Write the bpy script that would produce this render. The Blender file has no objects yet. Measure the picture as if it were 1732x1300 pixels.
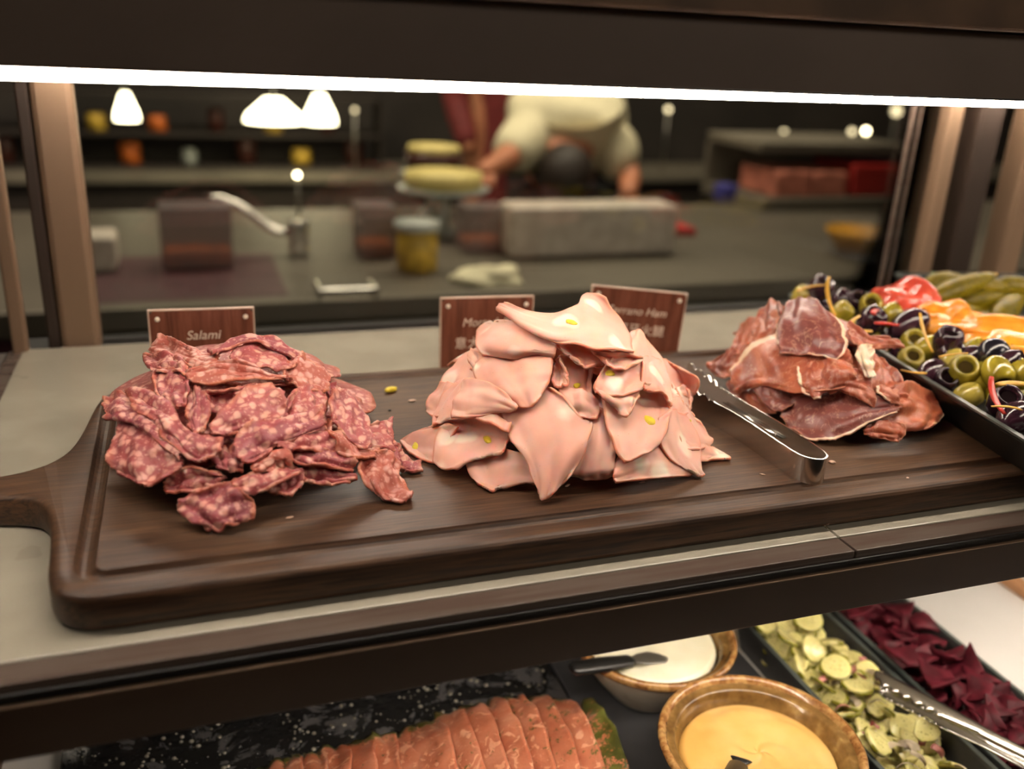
import bpy, bmesh, math, random
import numpy as np
from mathutils import Vector, Matrix, noise
from mathutils.bvhtree import BVHTree

random.seed(7)
RNG = random.Random(11)
C = bpy.context.scene.collection
SC = bpy.context.scene

# ---------------------------------------------------------------- camera frame
# the origin lies on the board's plane straight below the camera; x runs along the
# board, y into the case, z up.  (everything is lifted by LIFT at the end)
LIFT = 1.10
F = 1560.0
CX, CY = 866.0, 650.0
CAMZ = 0.25
nv = np.array([-0.04641413, 0.93504201, 0.35148567])
xv = np.array([0.94523964, -0.07268492, 0.31818064])
yv = np.array([-0.32305997, -0.34700627, 0.88046517])


def ray(px, py):
    v = np.array([px - CX, py - CY, F]) / F
    return np.array([v @ xv, v @ yv, -(v @ nv)])


def onz(px, py, z):
    r = ray(px, py)
    t = (z - CAMZ) / r[2]
    return Vector((r[0] * t, r[1] * t, z))


def ony(px, py, y):
    r = ray(px, py)
    t = y / r[1]
    return Vector((r[0] * t, y, CAMZ + r[2] * t))


# ---------------------------------------------------------------- materials
def lin(c):
    c = c / 255.0
    return c / 12.92 if c <= 0.04045 else ((c + 0.055) / 1.055) ** 2.4


def rgb(r, g, b):
    return (lin(r), lin(g), lin(b), 1.0)


class NT:
    def __init__(s, name, rand=False):
        s.rand = rand
        s.m = bpy.data.materials.new(name)
        s.m.use_nodes = True
        s.t = s.m.node_tree
        s.b = s.t.nodes['Principled BSDF']
        s.out = s.t.nodes['Material Output']

    def n(s, typ, **kw):
        nd = s.t.nodes.new(typ)
        for k, v in kw.items():
            if k.startswith('i_'):
                nd.inputs[k[2:].replace('_', ' ')].default_value = v
            else:
                setattr(nd, k, v)
        return nd

    def l(s, a, b):
        s.t.links.new(a, b)

    def coord(s, scale=(1, 1, 1), rot=(0, 0, 0)):
        tc = s.n('ShaderNodeTexCoord')
        mp = s.n('ShaderNodeMapping')
        mp.inputs['Scale'].default_value = scale
        mp.inputs['Rotation'].default_value = rot
        if s.rand:
            oi = s.n('ShaderNodeObjectInfo')
            va = s.n('ShaderNodeVectorMath'); va.operation = 'MULTIPLY_ADD'
            s.l(oi.outputs['Random'], va.inputs[0])
            va.inputs[1].default_value = (3.1, 5.7, 4.3)
            s.l(tc.outputs['Object'], va.inputs[2])
            s.l(va.outputs[0], mp.inputs['Vector'])
        else:
            s.l(tc.outputs['Object'], mp.inputs['Vector'])
        return mp.outputs['Vector']

    def noise(s, vec, scale, detail=3, rough=.5, dist=0.0):
        nd = s.n('ShaderNodeTexNoise')
        nd.inputs['Scale'].default_value = scale
        nd.inputs['Detail'].default_value = detail
        nd.inputs['Roughness'].default_value = rough
        nd.inputs['Distortion'].default_value = dist
        if vec is not None:
            s.l(vec, nd.inputs['Vector'])
        return nd

    def vor(s, vec, scale, feature='F1', rand=1.0):
        nd = s.n('ShaderNodeTexVoronoi')
        nd.feature = feature
        nd.inputs['Scale'].default_value = scale
        nd.inputs['Randomness'].default_value = rand
        s.l(vec, nd.inputs['Vector'])
        return nd

    def ramp(s, fac, stops, interp='LINEAR'):
        nd = s.n('ShaderNodeValToRGB')
        nd.color_ramp.interpolation = interp
        e = nd.color_ramp.elements
        while len(e) < len(stops):
            e.new(0.5)
        for i, (p, c) in enumerate(stops):
            e[i].position = p
            e[i].color = c if len(c) == 4 else (*c, 1)
        s.l(fac, nd.inputs['Fac'])
        return nd.outputs['Color']

    def mask(s, fac, a, b):
        """0 at a, 1 at b"""
        nd = s.n('ShaderNodeMapRange')
        nd.interpolation_type = 'SMOOTHSTEP'
        nd.inputs['From Min'].default_value = a
        nd.inputs['From Max'].default_value = b
        if a > b:
            nd.inputs['From Min'].default_value = b
            nd.inputs['From Max'].default_value = a
            nd.inputs['To Min'].default_value = 1
            nd.inputs['To Max'].default_value = 0
        s.l(fac, nd.inputs['Value'])
        return nd.outputs['Result']

    def mix(s, fac, a, b):
        nd = s.n('ShaderNodeMix')
        nd.data_type = 'RGBA'
        for sock, v in ((nd.inputs[6], a), (nd.inputs[7], b)):
            if isinstance(v, tuple):
                sock.default_value = v
            else:
                s.l(v, sock)
        if isinstance(fac, float):
            nd.inputs[0].default_value = fac
        else:
            s.l(fac, nd.inputs[0])
        return nd.outputs[2]

    def attr(s, name):
        nd = s.n('ShaderNodeAttribute')
        nd.attribute_name = name
        return nd.outputs['Fac']

    def bump(s, h, strength=.3, dist=.001):
        nd = s.n('ShaderNodeBump')
        nd.inputs['Strength'].default_value = strength
        nd.inputs['Distance'].default_value = dist
        s.l(h, nd.inputs['Height'])
        s.l(nd.outputs['Normal'], s.b.inputs['Normal'])

    def math(s, op, a, b=0.5):
        nd = s.n('ShaderNodeMath')
        nd.operation = op
        for i, v in enumerate((a, b)):
            if isinstance(v, (int, float)):
                nd.inputs[i].default_value = v
            else:
                s.l(v, nd.inputs[i])
        return nd.outputs[0]

    def set(s, color=None, rough=.5, metal=0, spec=.5, sss=0, rad=(1, .4, .25), sscale=.003, coat=0):
        b = s.b
        if color is not None:
            if isinstance(color, tuple):
                b.inputs['Base Color'].default_value = color
            else:
                s.l(color, b.inputs['Base Color'])
        if isinstance(rough, (int, float)):
            b.inputs['Roughness'].default_value = rough
        else:
            s.l(rough, b.inputs['Roughness'])
        b.inputs['Metallic'].default_value = metal
        b.inputs['Specular IOR Level'].default_value = spec
        if sss:
            b.inputs['Subsurface Weight'].default_value = sss
            b.inputs['Subsurface Radius'].default_value = rad
            b.inputs['Subsurface Scale'].default_value = sscale
        b.inputs['Coat Weight'].default_value = coat
        b.inputs['Coat Roughness'].default_value = .12
        return s.m


def plain(name, color, rough=.5, metal=0, spec=.5, var=.12, vscale=30, **kw):
    t = NT(name)
    v = t.coord()
    n = t.noise(v, vscale, 3)
    dark = tuple(c * (1 - var) for c in color[:3]) + (1,)
    lite = tuple(min(1, c * (1 + var)) for c in color[:3]) + (1,)
    col = t.mix(t.mask(n.outputs['Fac'], .35, .65), dark, lite)
    return t.set(col, rough, metal, spec, **kw)


M = {}

# walnut board
t = NT('walnut')
v = t.coord((4, 60, 60))
n1 = t.noise(v, 3.0, 6, .6, .6)
v2 = t.coord((9, 260, 200))
n2 = t.noise(v2, 3.0, 4, .6)
c1 = t.ramp(n1.outputs['Fac'], [(.25, rgb(48, 32, 22)), (.5, rgb(78, 53, 36)), (.62, rgb(94, 66, 45)), (.8, rgb(62, 42, 28))])
c2 = t.mix(t.mask(n2.outputs['Fac'], .42, .7), c1, rgb(38, 25, 18))
v3 = t.coord((1, 1, 1))
n3 = t.noise(v3, 9, 3)
c3 = t.mix(t.math('MULTIPLY', t.mask(n3.outputs['Fac'], .45, .7), .35), c2, rgb(112, 84, 60))
M['walnut'] = t.set(c3, t.ramp(n3.outputs['Fac'], [(.3, (.38,) * 3), (.7, (.6,) * 3)]), spec=.45)
t.bump(n2.outputs['Fac'], .25, .0006)

# salami
t = NT('salami_meat', True)
v = t.coord()
nd = t.noise(v, 120, 2)
vm = t.n('ShaderNodeVectorMath'); vm.operation = 'MULTIPLY_ADD'
t.l(nd.outputs['Color'], vm.inputs[0]); vm.inputs[1].default_value = (.0055,) * 3; t.l(v, vm.inputs[2])
va = t.vor(vm.outputs[0], 180, rand=1)
vb = t.vor(vm.outputs[0], 420)
big = t.mask(va.outputs['Distance'], .56, .26)
small = t.math('MULTIPLY', t.mask(vb.outputs['Distance'], .38, .18), .55)
fat = t.math('MAXIMUM', big, small)
lv = t.noise(v, 30, 3)
oi = t.n('ShaderNodeObjectInfo')
sc_ = t.n('ShaderNodeSeparateColor'); t.l(oi.outputs['Color'], sc_.inputs[0])
meat = t.ramp(lv.outputs['Fac'], [(.3, rgb(132, 62, 70)), (.55, rgb(162, 82, 88)), (.75, rgb(176, 98, 98))])
fatc = t.ramp(lv.outputs['Fac'], [(.3, rgb(204, 142, 134)), (.7, rgb(220, 170, 152))])
meat = t.mix(sc_.outputs[0], meat, rgb(178, 96, 76))
col = t.mix(fat, meat, fatc)
rim = t.mask(t.attr('edge'), .11, .0)
col = t.mix(t.math('MULTIPLY', t.math('MULTIPLY', rim, .55), t.mask(t.noise(v, 40, 3).outputs['Fac'], .35, .65)), col, rgb(196, 116, 78))
M['salami'] = t.set(col, .42, spec=.5, sss=.25, sscale=.0022)
hb = t.math('ADD', t.math('MULTIPLY', fat, .5), t.noise(v, 480, 3).outputs['Fac'])
t.bump(hb, .55, .0007)

# mortadella
t = NT('mortadella_meat', True)
v = t.coord()
nd = t.noise(v, 60, 2)
vm = t.n('ShaderNodeVectorMath'); vm.operation = 'MULTIPLY_ADD'
t.l(nd.outputs['Color'], vm.inputs[0]); vm.inputs[1].default_value = (.008,) * 3; t.l(v, vm.inputs[2])
va = t.vor(vm.outputs[0], 34, rand=1)
fat = t.mask(va.outputs['Distance'], .33, .19)
lv = t.noise(v, 26, 3)
base = t.ramp(lv.outputs['Fac'], [(.3, rgb(226, 164, 146)), (.55, rgb(232, 176, 158)), (.75, rgb(236, 184, 168))])
col = t.mix(t.math('MULTIPLY', fat, .8), base, rgb(248, 228, 210))
pores = t.mask(t.vor(v, 210).outputs['Distance'], .07, .03)
col = t.mix(t.math('MULTIPLY', pores, .6), col, rgb(170, 100, 90))
rim = t.mask(t.attr('edge'), .03, .0)
col = t.mix(t.math('MULTIPLY', rim, .6), col, rgb(226, 140, 108))
M['mortadella'] = t.set(col, .52, spec=.38, sss=.5, rad=(1, .34, .18), sscale=.0042)
t.bump(t.noise(v, 170, 4).outputs['Fac'], .12, .0007)

# prosciutto
t = NT('prosciutto_meat', True)
v = t.coord()
n1 = t.noise(v, 24, 4, .55, 1.2)
meat = t.ramp(n1.outputs['Fac'], [(.28, rgb(118, 58, 48)), (.45, rgb(156, 80, 58)), (.6, rgb(180, 100, 70)), (.75, rgb(196, 120, 86))])
oi = t.n('ShaderNodeObjectInfo')
sc_ = t.n('ShaderNodeSeparateColor'); t.l(oi.outputs['Color'], sc_.inputs[0])
meat = t.mix(sc_.outputs[0], meat, rgb(112, 62, 62))
n2 = t.noise(t.coord((1, 1, 1), (.4, .3, .8)), 55, 3, .55, 2.5)
streak = t.mask(t.math('ABSOLUTE', t.math('SUBTRACT', n2.outputs['Fac'], .5)), .018, .002)
col = t.mix(t.math('MULTIPLY', streak, .4), meat, rgb(226, 178, 152))
pale_mottle = t.mask(t.noise(v, 70, 5, .7).outputs['Fac'], .55, .75)
col = t.mix(t.math('MULTIPLY', pale_mottle, .3), col, rgb(196, 140, 130))  # noise-driven paler mottling of the meat
fa = t.mask(t.math('ADD', t.attr('fat'), t.math('MULTIPLY', t.math('SUBTRACT', t.noise(v, 160, 2).outputs['Fac'], .5), .25)), .42, .6)
col = t.mix(fa, col, rgb(234, 204, 176))
rim = t.mask(t.attr('edge'), .02, .0)
col = t.mix(t.math('MULTIPLY', rim, .5), col, rgb(216, 150, 120))
M['prosciutto'] = t.set(col, .33, spec=.5, sss=.3, sscale=.002)
t.bump(t.noise(v, 260, 4, .6).outputs['Fac'], .3, .0007)

# salmon
t = NT('salmon_flesh')
v = t.coord()
n1 = t.noise(v, 45, 4)
base = t.ramp(n1.outputs['Fac'], [(.3, rgb(150, 82, 58)), (.5, rgb(178, 108, 80)), (.75, rgb(194, 132, 104))])
w = t.noise(t.coord((1, 1, 1), (0, 0, .5)), 90, 3, .5, 1.5)
col = t.mix(t.math('MULTIPLY', t.mask(w.outputs['Fac'], .56, .64), .5), base, rgb(238, 184, 150))
h = t.math('ADD', t.attr('herb'), t.math('MULTIPLY', t.math('SUBTRACT', t.noise(v, 130, 5, .75).outputs['Fac'], .5), 2.6))
col = t.mix(t.mask(h, .44, .60), col, t.ramp(n1.outputs['Fac'], [(.35, rgb(60, 62, 22)), (.65, rgb(104, 104, 46))]))
M['salmon'] = t.set(col, .3, spec=.5, sss=.25, sscale=.003)
t.bump(t.noise(v, 240, 3).outputs['Fac'], .4, .001)

M['pistachio'] = plain('pistachio_flesh', rgb(222, 196, 52), .45, var=.12, vscale=300)
M['crumb'] = plain('pale_crumb', rgb(214, 180, 158), .6)
M['pepper_corn'] = plain('black_pepper', rgb(24, 18, 15), .6)
M['bronze'] = plain('bronze_metal', rgb(142, 116, 94), .42, .35, vscale=6, var=.08)
M['bronze_dark'] = plain('dark_bronze_metal', rgb(58, 46, 39), .45, .3, vscale=8, var=.1)
M['rail'] = plain('brown_painted_rail', rgb(58, 40, 26), .36, .2, vscale=10, var=.1)
M['blacktrim'] = plain('black_rubber_trim', rgb(22, 19, 17), .35)
M['fascia'] = plain('dark_fascia_paint', rgb(100, 86, 76), .55, vscale=8, var=.1)
M['cabinet'] = plain('dark_cabinet_paint', rgb(46, 38, 33), .6)
M['wood_light'] = plain('canopy_wood', rgb(92, 68, 48), .55, vscale=20, var=.25)
M['tan_edge'] = plain('tan_wood_edge', rgb(186, 138, 98), .5, vscale=30)

# satin white back-painted glass shelf
t = NT('back_painted_white_glass')
v = t.coord()
n = t.noise(v, 14, 3)
col = t.mix(t.mask(n.outputs['Fac'], .4, .7), rgb(156, 150, 136), rgb(168, 162, 147))
sm = t.mask(t.noise(v, 34, 2).outputs['Fac'], .69, .74)
col = t.mix(t.math('MULTIPLY', sm, .22), col, rgb(112, 104, 94))
M['shelf'] = t.set(col, t.ramp(n.outputs['Fac'], [(.3, (.10,) * 3), (.7, (.22,) * 3)]), spec=.6)

t = NT('white_glossy_base')
n = t.noise(t.coord(), 12, 2)
M['white_base'] = t.set(t.mix(t.mask(n.outputs['Fac'], .4, .7), rgb(236, 233, 228), rgb(242, 239, 234)), .14, spec=.5)

t = NT('smoked_glass_edge')
v = t.coord((3, 40, 40))
n = t.noise(v, 4, 3)
col = t.mix(t.mask(n.outputs['Fac'], .4, .65), rgb(98, 86, 78), rgb(90, 74, 66))
M['edgeband'] = t.set(col, .2, spec=.6)

# clear pane: a real thin glass look - clear with fresnel reflections
t = NT('clear_glass')
tr = t.n('ShaderNodeBsdfTransparent'); tr.inputs[0].default_value = (.84, .85, .83, 1)
gl = t.n('ShaderNodeBsdfGlossy'); gl.inputs['Roughness'].default_value = .02
fr = t.n('ShaderNodeFresnel'); fr.inputs['IOR'].default_value = 1.5
ms = t.n('ShaderNodeMixShader')
t.l(fr.outputs[0], ms.inputs[0]); t.l(tr.outputs[0], ms.inputs[1]); t.l(gl.outputs[0], ms.inputs[2])
t.l(ms.outputs[0], t.out.inputs['Surface'])
M['glass'] = t.m

# frosted clear plastic
t = NT('clear_plastic')
tr = t.n('ShaderNodeBsdfTransparent'); tr.inputs[0].default_value = (.72, .70, .70, 1)
gl = t.n('ShaderNodeBsdfPrincipled'); gl.inputs['Base Color'].default_value = rgb(150, 136, 136); gl.inputs['Roughness'].default_value = .3
ms = t.n('ShaderNodeMixShader'); ms.inputs[0].default_value = .45
t.l(tr.outputs[0], ms.inputs[1]); t.l(gl.outputs[0], ms.inputs[2]); t.l(ms.outputs[0], t.out.inputs['Surface'])
M['plastic'] = t.m


def emis(name, color, strength):
    t = NT(name)
    e = t.n('ShaderNodeEmission')
    e.inputs[0].default_value = color
    e.inputs[1].default_value = strength
    t.l(e.outputs[0], t.out.inputs['Surface'])
    return t.m


M['led'] = emis('warm_white_led', (1, .855, .70, 1), 75)
M['led_fill'] = emis('warm_white_fill_led', (1, .86, .70, 1), 105)  # glow of the added strip that lifts the shelf's rear
M['led_low'] = emis('warm_white_lower_led', (1, .87, .74, 1), 42)
M['lamp'] = emis('lamp_glow', (1, .86, .55, 1), 14)
M['bulb'] = emis('bulb_glow', (1, .82, .5, 1), 30)
M['bulb_dim'] = emis('dim_bulb_glow', (1, .8, .48, 1), 4)

t = NT('steel_polished')
M['steel'] = t.set(rgb(225, 222, 216), .2, 1.0)
t = NT('steel_brushed')
v = t.coord((2, 120, 120))
n = t.noise(v, 5, 3)
M['steel_b'] = t.set(t.mix(n.outputs['Fac'], rgb(150, 148, 140), rgb(176, 172, 162)), .34, .9)
t = NT('counter_steel')
M['counter'] = t.set(t.mix(t.noise(t.coord(), 3, 3).outputs['Fac'], rgb(84, 78, 68), rgb(116, 108, 94)), .5, .5)

# card: reddish wood print
t = NT('card_wood_print')
v = t.coord((60, 60, 5))
n = t.noise(v, 3, 5, .6, .4)
M['card'] = t.set(t.ramp(n.outputs['Fac'], [(.3, rgb(84, 48, 36)), (.5, rgb(110, 64, 48)), (.7, rgb(124, 76, 58))]), .25, spec=.5)
M['card_edge'] = plain('acrylic_edge', rgb(196, 168, 148), .2, sss=0)
M['letter'] = plain('white_lettering', rgb(222, 196, 176), .6)
M['screw'] = plain('white_screw_head', rgb(236, 220, 200), .35)
M['foot'] = plain('light_wood_foot', rgb(176, 122, 70), .5)

# trays and slate
M['tray'] = plain('black_melamine', rgb(26, 30, 29), .28, spec=.5, vscale=60)
M['tray_rim'] = plain('worn_grey_tray_rim', rgb(70, 76, 72), .3)
M['tray_low'] = plain('charcoal_melamine', rgb(52, 51, 50), .38, vscale=80)
t = NT('oiled_slate')
v = t.coord()
n = t.noise(v, 26, 5, .65, .6)
wet = t.mask(n.outputs['Fac'], .39, .46)
drops = t.vor(v, 210)
dm = t.mask(drops.outputs['Distance'], .34, .2)
sel = t.mask(t.noise(v, 60, 3).outputs['Fac'], .5, .56)
dm = t.math('MULTIPLY', dm, sel)
col = t.mix(wet, rgb(74, 73, 74), rgb(24, 24, 25))
M['slate'] = t.set(col, t.mix(wet, (.5, .5, .5, 1), (.12, .12, .12, 1)), spec=.55)
t.bump(t.math('ADD', t.math('MULTIPLY', dm, 1.6), t.math('MULTIPLY', t.noise(v, 90, 4).outputs['Fac'], .3)), .9, .0016)
t = NT('oil_drop')
M['oil'] = t.set(rgb(120, 116, 104), .05, spec=.8)
M['slate_dry'] = plain('dry_slate', rgb(64, 64, 66), .5, vscale=20, var=.2)

# stoneware
t = NT('stoneware_glaze')
v = t.coord()
sep = t.n('ShaderNodeSeparateXYZ'); t.l(v, sep.inputs[0])
n = t.noise(v, 60, 4)
M['glaze_out'] = t.set(t.mix(t.mask(n.outputs['Fac'], .4, .7), rgb(206, 192, 170), rgb(190, 172, 146)), .3)
t = NT('brown_speckled_glaze')
v = t.coord()
n = t.noise(v, 90, 5, .65)
col = t.ramp(n.outputs['Fac'], [(.28, rgb(76, 44, 22)), (.45, rgb(138, 94, 50)), (.6, rgb(178, 138, 86)), (.78, rgb(96, 58, 30))])
M['glaze_rim'] = t.set(col, .22, coat=.5)
t = NT('amber_inner_glaze')
v = t.coord()
n = t.noise(v, 70, 4)
M['glaze_in'] = t.set(t.ramp(n.outputs['Fac'], [(.3, rgb(84, 58, 26)), (.6, rgb(132, 100, 54)), (.8, rgb(176, 146, 92))]), .2, coat=.5)
t = NT('mustard_sauce')
v = t.coord()
n = t.noise(v, 20, 3)
M['mustard'] = t.set(t.mix(t.mask(n.outputs['Fac'], .35, .65), rgb(214, 168, 92), rgb(228, 188, 118)), .22, sss=.2, sscale=.004, rad=(1, .7, .3))
t = NT('white_cream')
v = t.coord()
n = t.noise(v, 30, 3)
M['cream'] = t.set(t.mix(t.mask(n.outputs['Fac'], .35, .65), rgb(232, 226, 196), rgb(240, 236, 214)), .3, sss=.2, sscale=.004, rad=(1, .9, .7))
M['black_plastic'] = plain('black_plastic', rgb(20, 20, 20), .35)

# olives, vegetables
M['olive_green'] = plain('green_olive_skin', rgb(158, 142, 42), .2, var=.28, vscale=70, coat=.5, sss=.15, rad=(1, .8, .2))
M['olive_pale'] = plain('pale_olive_skin', rgb(172, 154, 66), .24, var=.2, vscale=70, coat=.4)
M['olive_dark'] = plain('purple_olive_skin', rgb(50, 26, 36), .18, var=.35, vscale=80, coat=.6)
M['olive_black'] = plain('black_olive_skin', rgb(24, 22, 30), .2, var=.3, vscale=90, coat=.6)
M['hole'] = plain('olive_cavity', rgb(58, 46, 18), .9, spec=.05)
M['hole_dark'] = plain('dark_olive_cavity', rgb(20, 10, 12), .9, spec=.05)
M['peel'] = plain('yellow_peel', rgb(206, 158, 54), .4)
M['redstrip'] = plain('red_chilli', rgb(188, 44, 26), .3)
t = NT('roast_pepper_red')
v = t.coord()
n = t.noise(v, 60, 4)
M['pep_red'] = t.set(t.ramp(n.outputs['Fac'], [(.3, rgb(186, 54, 40)), (.6, rgb(214, 84, 62)), (.8, rgb(226, 116, 88))]), .25, coat=.3, sss=.15)
t = NT('roast_pepper_orange')
v = t.coord()
n = t.noise(v, 50, 4)
M['pep_orange'] = t.set(t.ramp(n.outputs['Fac'], [(.3, rgb(212, 122, 30)), (.6, rgb(232, 152, 46)), (.8, rgb(238, 172, 80))]), .25, coat=.3, sss=.15)
t = NT('roast_pepper_yellow')
v = t.coord()
n = t.noise(v, 50, 4)
c = t.ramp(n.outputs['Fac'], [(.3, rgb(216, 134, 28)), (.6, rgb(230, 156, 40)), (.8, rgb(234, 170, 60))])
c = t.mix(t.mask(t.noise(v, 90, 4, .7).outputs['Fac'], .56, .68), c, rgb(92, 42, 18))
M['pep_yellow'] = t.set(c, .25, coat=.3, sss=.15)
t = NT('gherkin_skin')
v = t.coord()
n = t.noise(v, 55, 4)
M['gherkin'] = t.set(t.ramp(n.outputs['Fac'], [(.3, rgb(88, 78, 8)), (.55, rgb(122, 106, 14)), (.8, rgb(148, 130, 30))]), .4, spec=.25)
t.bump(t.vor(v, 260).outputs['Distance'], .5, .001)
t = NT('pickle_slice')
v = t.coord((1, 1, 1))
ln = t.n('ShaderNodeVectorMath'); ln.operation = 'LENGTH'; t.l(v, ln.inputs[0])
rr = ln.outputs['Value']
nn = t.noise(v, 260, 3)
core = t.math('MULTIPLY', t.mask(rr, .0085, .0055), t.mask(t.vor(v, 330).outputs['Distance'], .35, .2))
col = t.mix(t.math('MULTIPLY', core, .6), t.mix(nn.outputs['Fac'], rgb(206, 196, 118), rgb(224, 216, 152)), rgb(140, 128, 60))
col = t.mix(t.mask(rr, .0108, .0122), col, rgb(116, 112, 30))
M['pickle'] = t.set(col, .25, coat=.3, sss=.2, rad=(.8, 1, .3))
M['onion'] = plain('onion_flesh', rgb(222, 206, 176), .3, coat=.3)
M['onion_pink'] = plain('pink_onion_flesh', rgb(206, 140, 132), .3, coat=.3)
M['beet'] = plain('beetroot_flesh', rgb(78, 22, 32), .5, var=.35, vscale=80, spec=.2)
M['parsley'] = plain('green_leaf', rgb(50, 92, 28), .5)
# backgound
M['shirt'] = plain('cream_shirt', rgb(222, 212, 178), .8, vscale=5)
M['sleeve'] = plain('pale_sleeve', rgb(206, 206, 178), .8)
M['skin'] = plain('skin', rgb(186, 120, 88), .5)
M['hair'] = plain('dark_hair', rgb(38, 26, 18), .6)
M['trouser'] = plain('dark_trousers', rgb(40, 36, 34), .8)
M['maroon'] = plain('maroon_cloth', rgb(112, 34, 34), .7)
M['maroon_dark'] = plain('dark_maroon_panel', rgb(66, 24, 32), .55)
M['white_box'] = plain('pale_plastic_tub', rgb(196, 184, 170), .5)
M['cloth_w'] = plain('white_towel', rgb(232, 224, 190), .9)
M['orange_food'] = plain('orange_filling', rgb(206, 106, 40), .5, vscale=40, var=.3)
M['yellow_food'] = plain('yellow_filling', rgb(214, 176, 66), .5, vscale=40, var=.3)
M['cake_top'] = plain('pale_yellow_icing', rgb(226, 206, 128), .5)
M['choc'] = plain('chocolate', rgb(70, 34, 26), .4)
M['bluegrey'] = plain('pale_blue_ceramic', rgb(186, 192, 186), .3)
M['red_tub'] = plain('red_plastic', rgb(176, 40, 34), .45)
M['pinkmeat'] = plain('pink_packs', rgb(214, 132, 110), .4, vscale=20, var=.3)
M['amber_bowl'] = plain('yellow_bowl', rgb(196, 140, 30), .4)
M['wall'] = plain('dark_kitchen_wall', rgb(52, 46, 42), .8, vscale=2, var=.3)
M['floor'] = plain('dark_floor_tile', rgb(60, 54, 48), .5, vscale=4)
M['ceil'] = plain('dark_ceiling', rgb(40, 36, 34), .8)
M['grey_unit'] = plain('grey_shelf_unit', rgb(128, 120, 106), .5, .3, vscale=5)
M['blue'] = plain('blue_cloth', rgb(62, 60, 140), .7)

# ---------------------------------------------------------------- mesh helpers


def link(name, me, m, parent=None):
    o = bpy.data.objects.new(name, me)
    if m is not None and not me.materials:
        me.materials.append(M[m] if isinstance(m, str) else m)
    C.objects.link(o)
    if parent is not None:
        o.parent = parent
    return o


def tag(o, label=None, cat=None, group=None, kind=None):
    if label: o['label'] = label
    if cat: o['category'] = cat
    if group: o['group'] = group
    if kind: o['kind'] = kind
    return o


def empty(name, loc=(0, 0, 0), rz=0):
    o = bpy.data.objects.new(name, None)
    C.objects.link(o)
    o.location = loc
    o.rotation_euler = (0, 0, rz)
    o.empty_display_size = .02
    return o


def copy_tree(o, parent=None):
    c = o.copy()
    C.objects.link(c)
    c.parent = parent
    for ch in list(o.children):
        copy_tree(ch, c)
    return c


def from_bm(name, bm, m, parent=None, smooth=True):
    bmesh.ops.recalc_face_normals(bm, faces=bm.faces[:])
    me = bpy.data.meshes.new(name)
    bm.to_mesh(me)
    bm.free()
    if smooth:
        for p in me.polygons: p.use_smooth = True
    return link(name, me, m, parent)


def add_box(bm, lo, hi, bev=0.0, mat=None):
    ret = bmesh.ops.create_cube(bm, size=1.0)
    vs = ret['verts']
    for v_ in vs:
        v_.co = Vector([(lo[i] + hi[i]) / 2 + v_.co[i] * (hi[i] - lo[i]) for i in range(3)])
        if mat is not None:
            v_.co = mat @ v_.co
    if bev > 0:
        es = list({e for v_ in vs for e in v_.link_edges})
        bmesh.ops.bevel(bm, geom=es, offset=bev, segments=2, affect='EDGES', profile=.5)


def box(name, lo, hi, m, parent=None, bev=0.001, mat=None):
    bm = bmesh.new()
    add_box(bm, lo, hi, bev, mat)
    return from_bm(name, bm, m, parent, smooth=False)


def lathe(name, prof, m, parent=None, seg=48, loc=(0, 0, 0)):
    """prof: list of (r, z)"""
    bm = bmesh.new()
    rings = []
    for r, z in prof:
        if r < 1e-6:
            rings.append([bm.verts.new((loc[0], loc[1], loc[2] + z))])
        else:
            rings.append([bm.verts.new((loc[0] + r * math.cos(2 * math.pi * i / seg), loc[1] + r * math.sin(2 * math.pi * i / seg), loc[2] + z)) for i in range(seg)])
    for a, b in zip(rings, rings[1:]):
        for i in range(seg):
            j = (i + 1) % seg
            if len(a) == 1 and len(b) == 1: continue
            if len(a) == 1: bm.faces.new((a[0], b[i], b[j]))
            elif len(b) == 1: bm.faces.new((a[i], b[0], a[j]))
            else: bm.faces.new((a[i], b[i], b[j], a[j]))
    return from_bm(name, bm, m, parent)


def tube_bm(bm, pts, rads, seg=10, flat=1.0):
    """tapered tube through pts; flat squashes it in the second normal"""
    pts = [Vector(p) for p in pts]
    rings = []
    up = Vector((0, 0, 1))
    for i, p in enumerate(pts):
        d = (pts[min(i + 1, len(pts) - 1)] - pts[max(i - 1, 0)]).normalized()
        a = d.cross(up)
        if a.length < 1e-4: a = d.cross(Vector((0, 1, 0)))
        a.normalize()
        b = a.cross(d).normalized()
        rings.append([bm.verts.new(p + (a * math.cos(2 * math.pi * k / seg) + b * flat * math.sin(2 * math.pi * k / seg)) * rads[i]) for k in range(seg)])
    for r0, r1 in zip(rings, rings[1:]):
        for k in range(seg):
            bm.faces.new((r0[k], r0[(k + 1) % seg], r1[(k + 1) % seg], r1[k]))
    bm.faces.new(rings[0][::-1])
    bm.faces.new(rings[-1])


def tube(name, pts, rads, m, parent=None, seg=10, flat=1.0):
    bm = bmesh.new()
    if isinstance(rads, (int, float)): rads = [rads] * len(pts)
    tube_bm(bm, pts, rads, seg, flat)
    return from_bm(name, bm, m, parent)


def cr(P, t):
    """catmull-rom through list P (numpy), t in [0, len-1]"""
    n = len(P)
    i = min(int(t), n - 2)
    f = t - i
    p1, p2 = P[i], P[i + 1]
    p0 = P[i - 1] if i > 0 else 2 * p1 - p2
    p3 = P[i + 2] if i + 2 < n else 2 * p2 - p1
    return .5 * ((2 * p1) + (-p0 + p2) * f + (2 * p0 - 5 * p1 + 4 * p2 - p3) * f * f + (-p0 + 3 * p1 - 3 * p2 + p3) * f ** 3)


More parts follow.
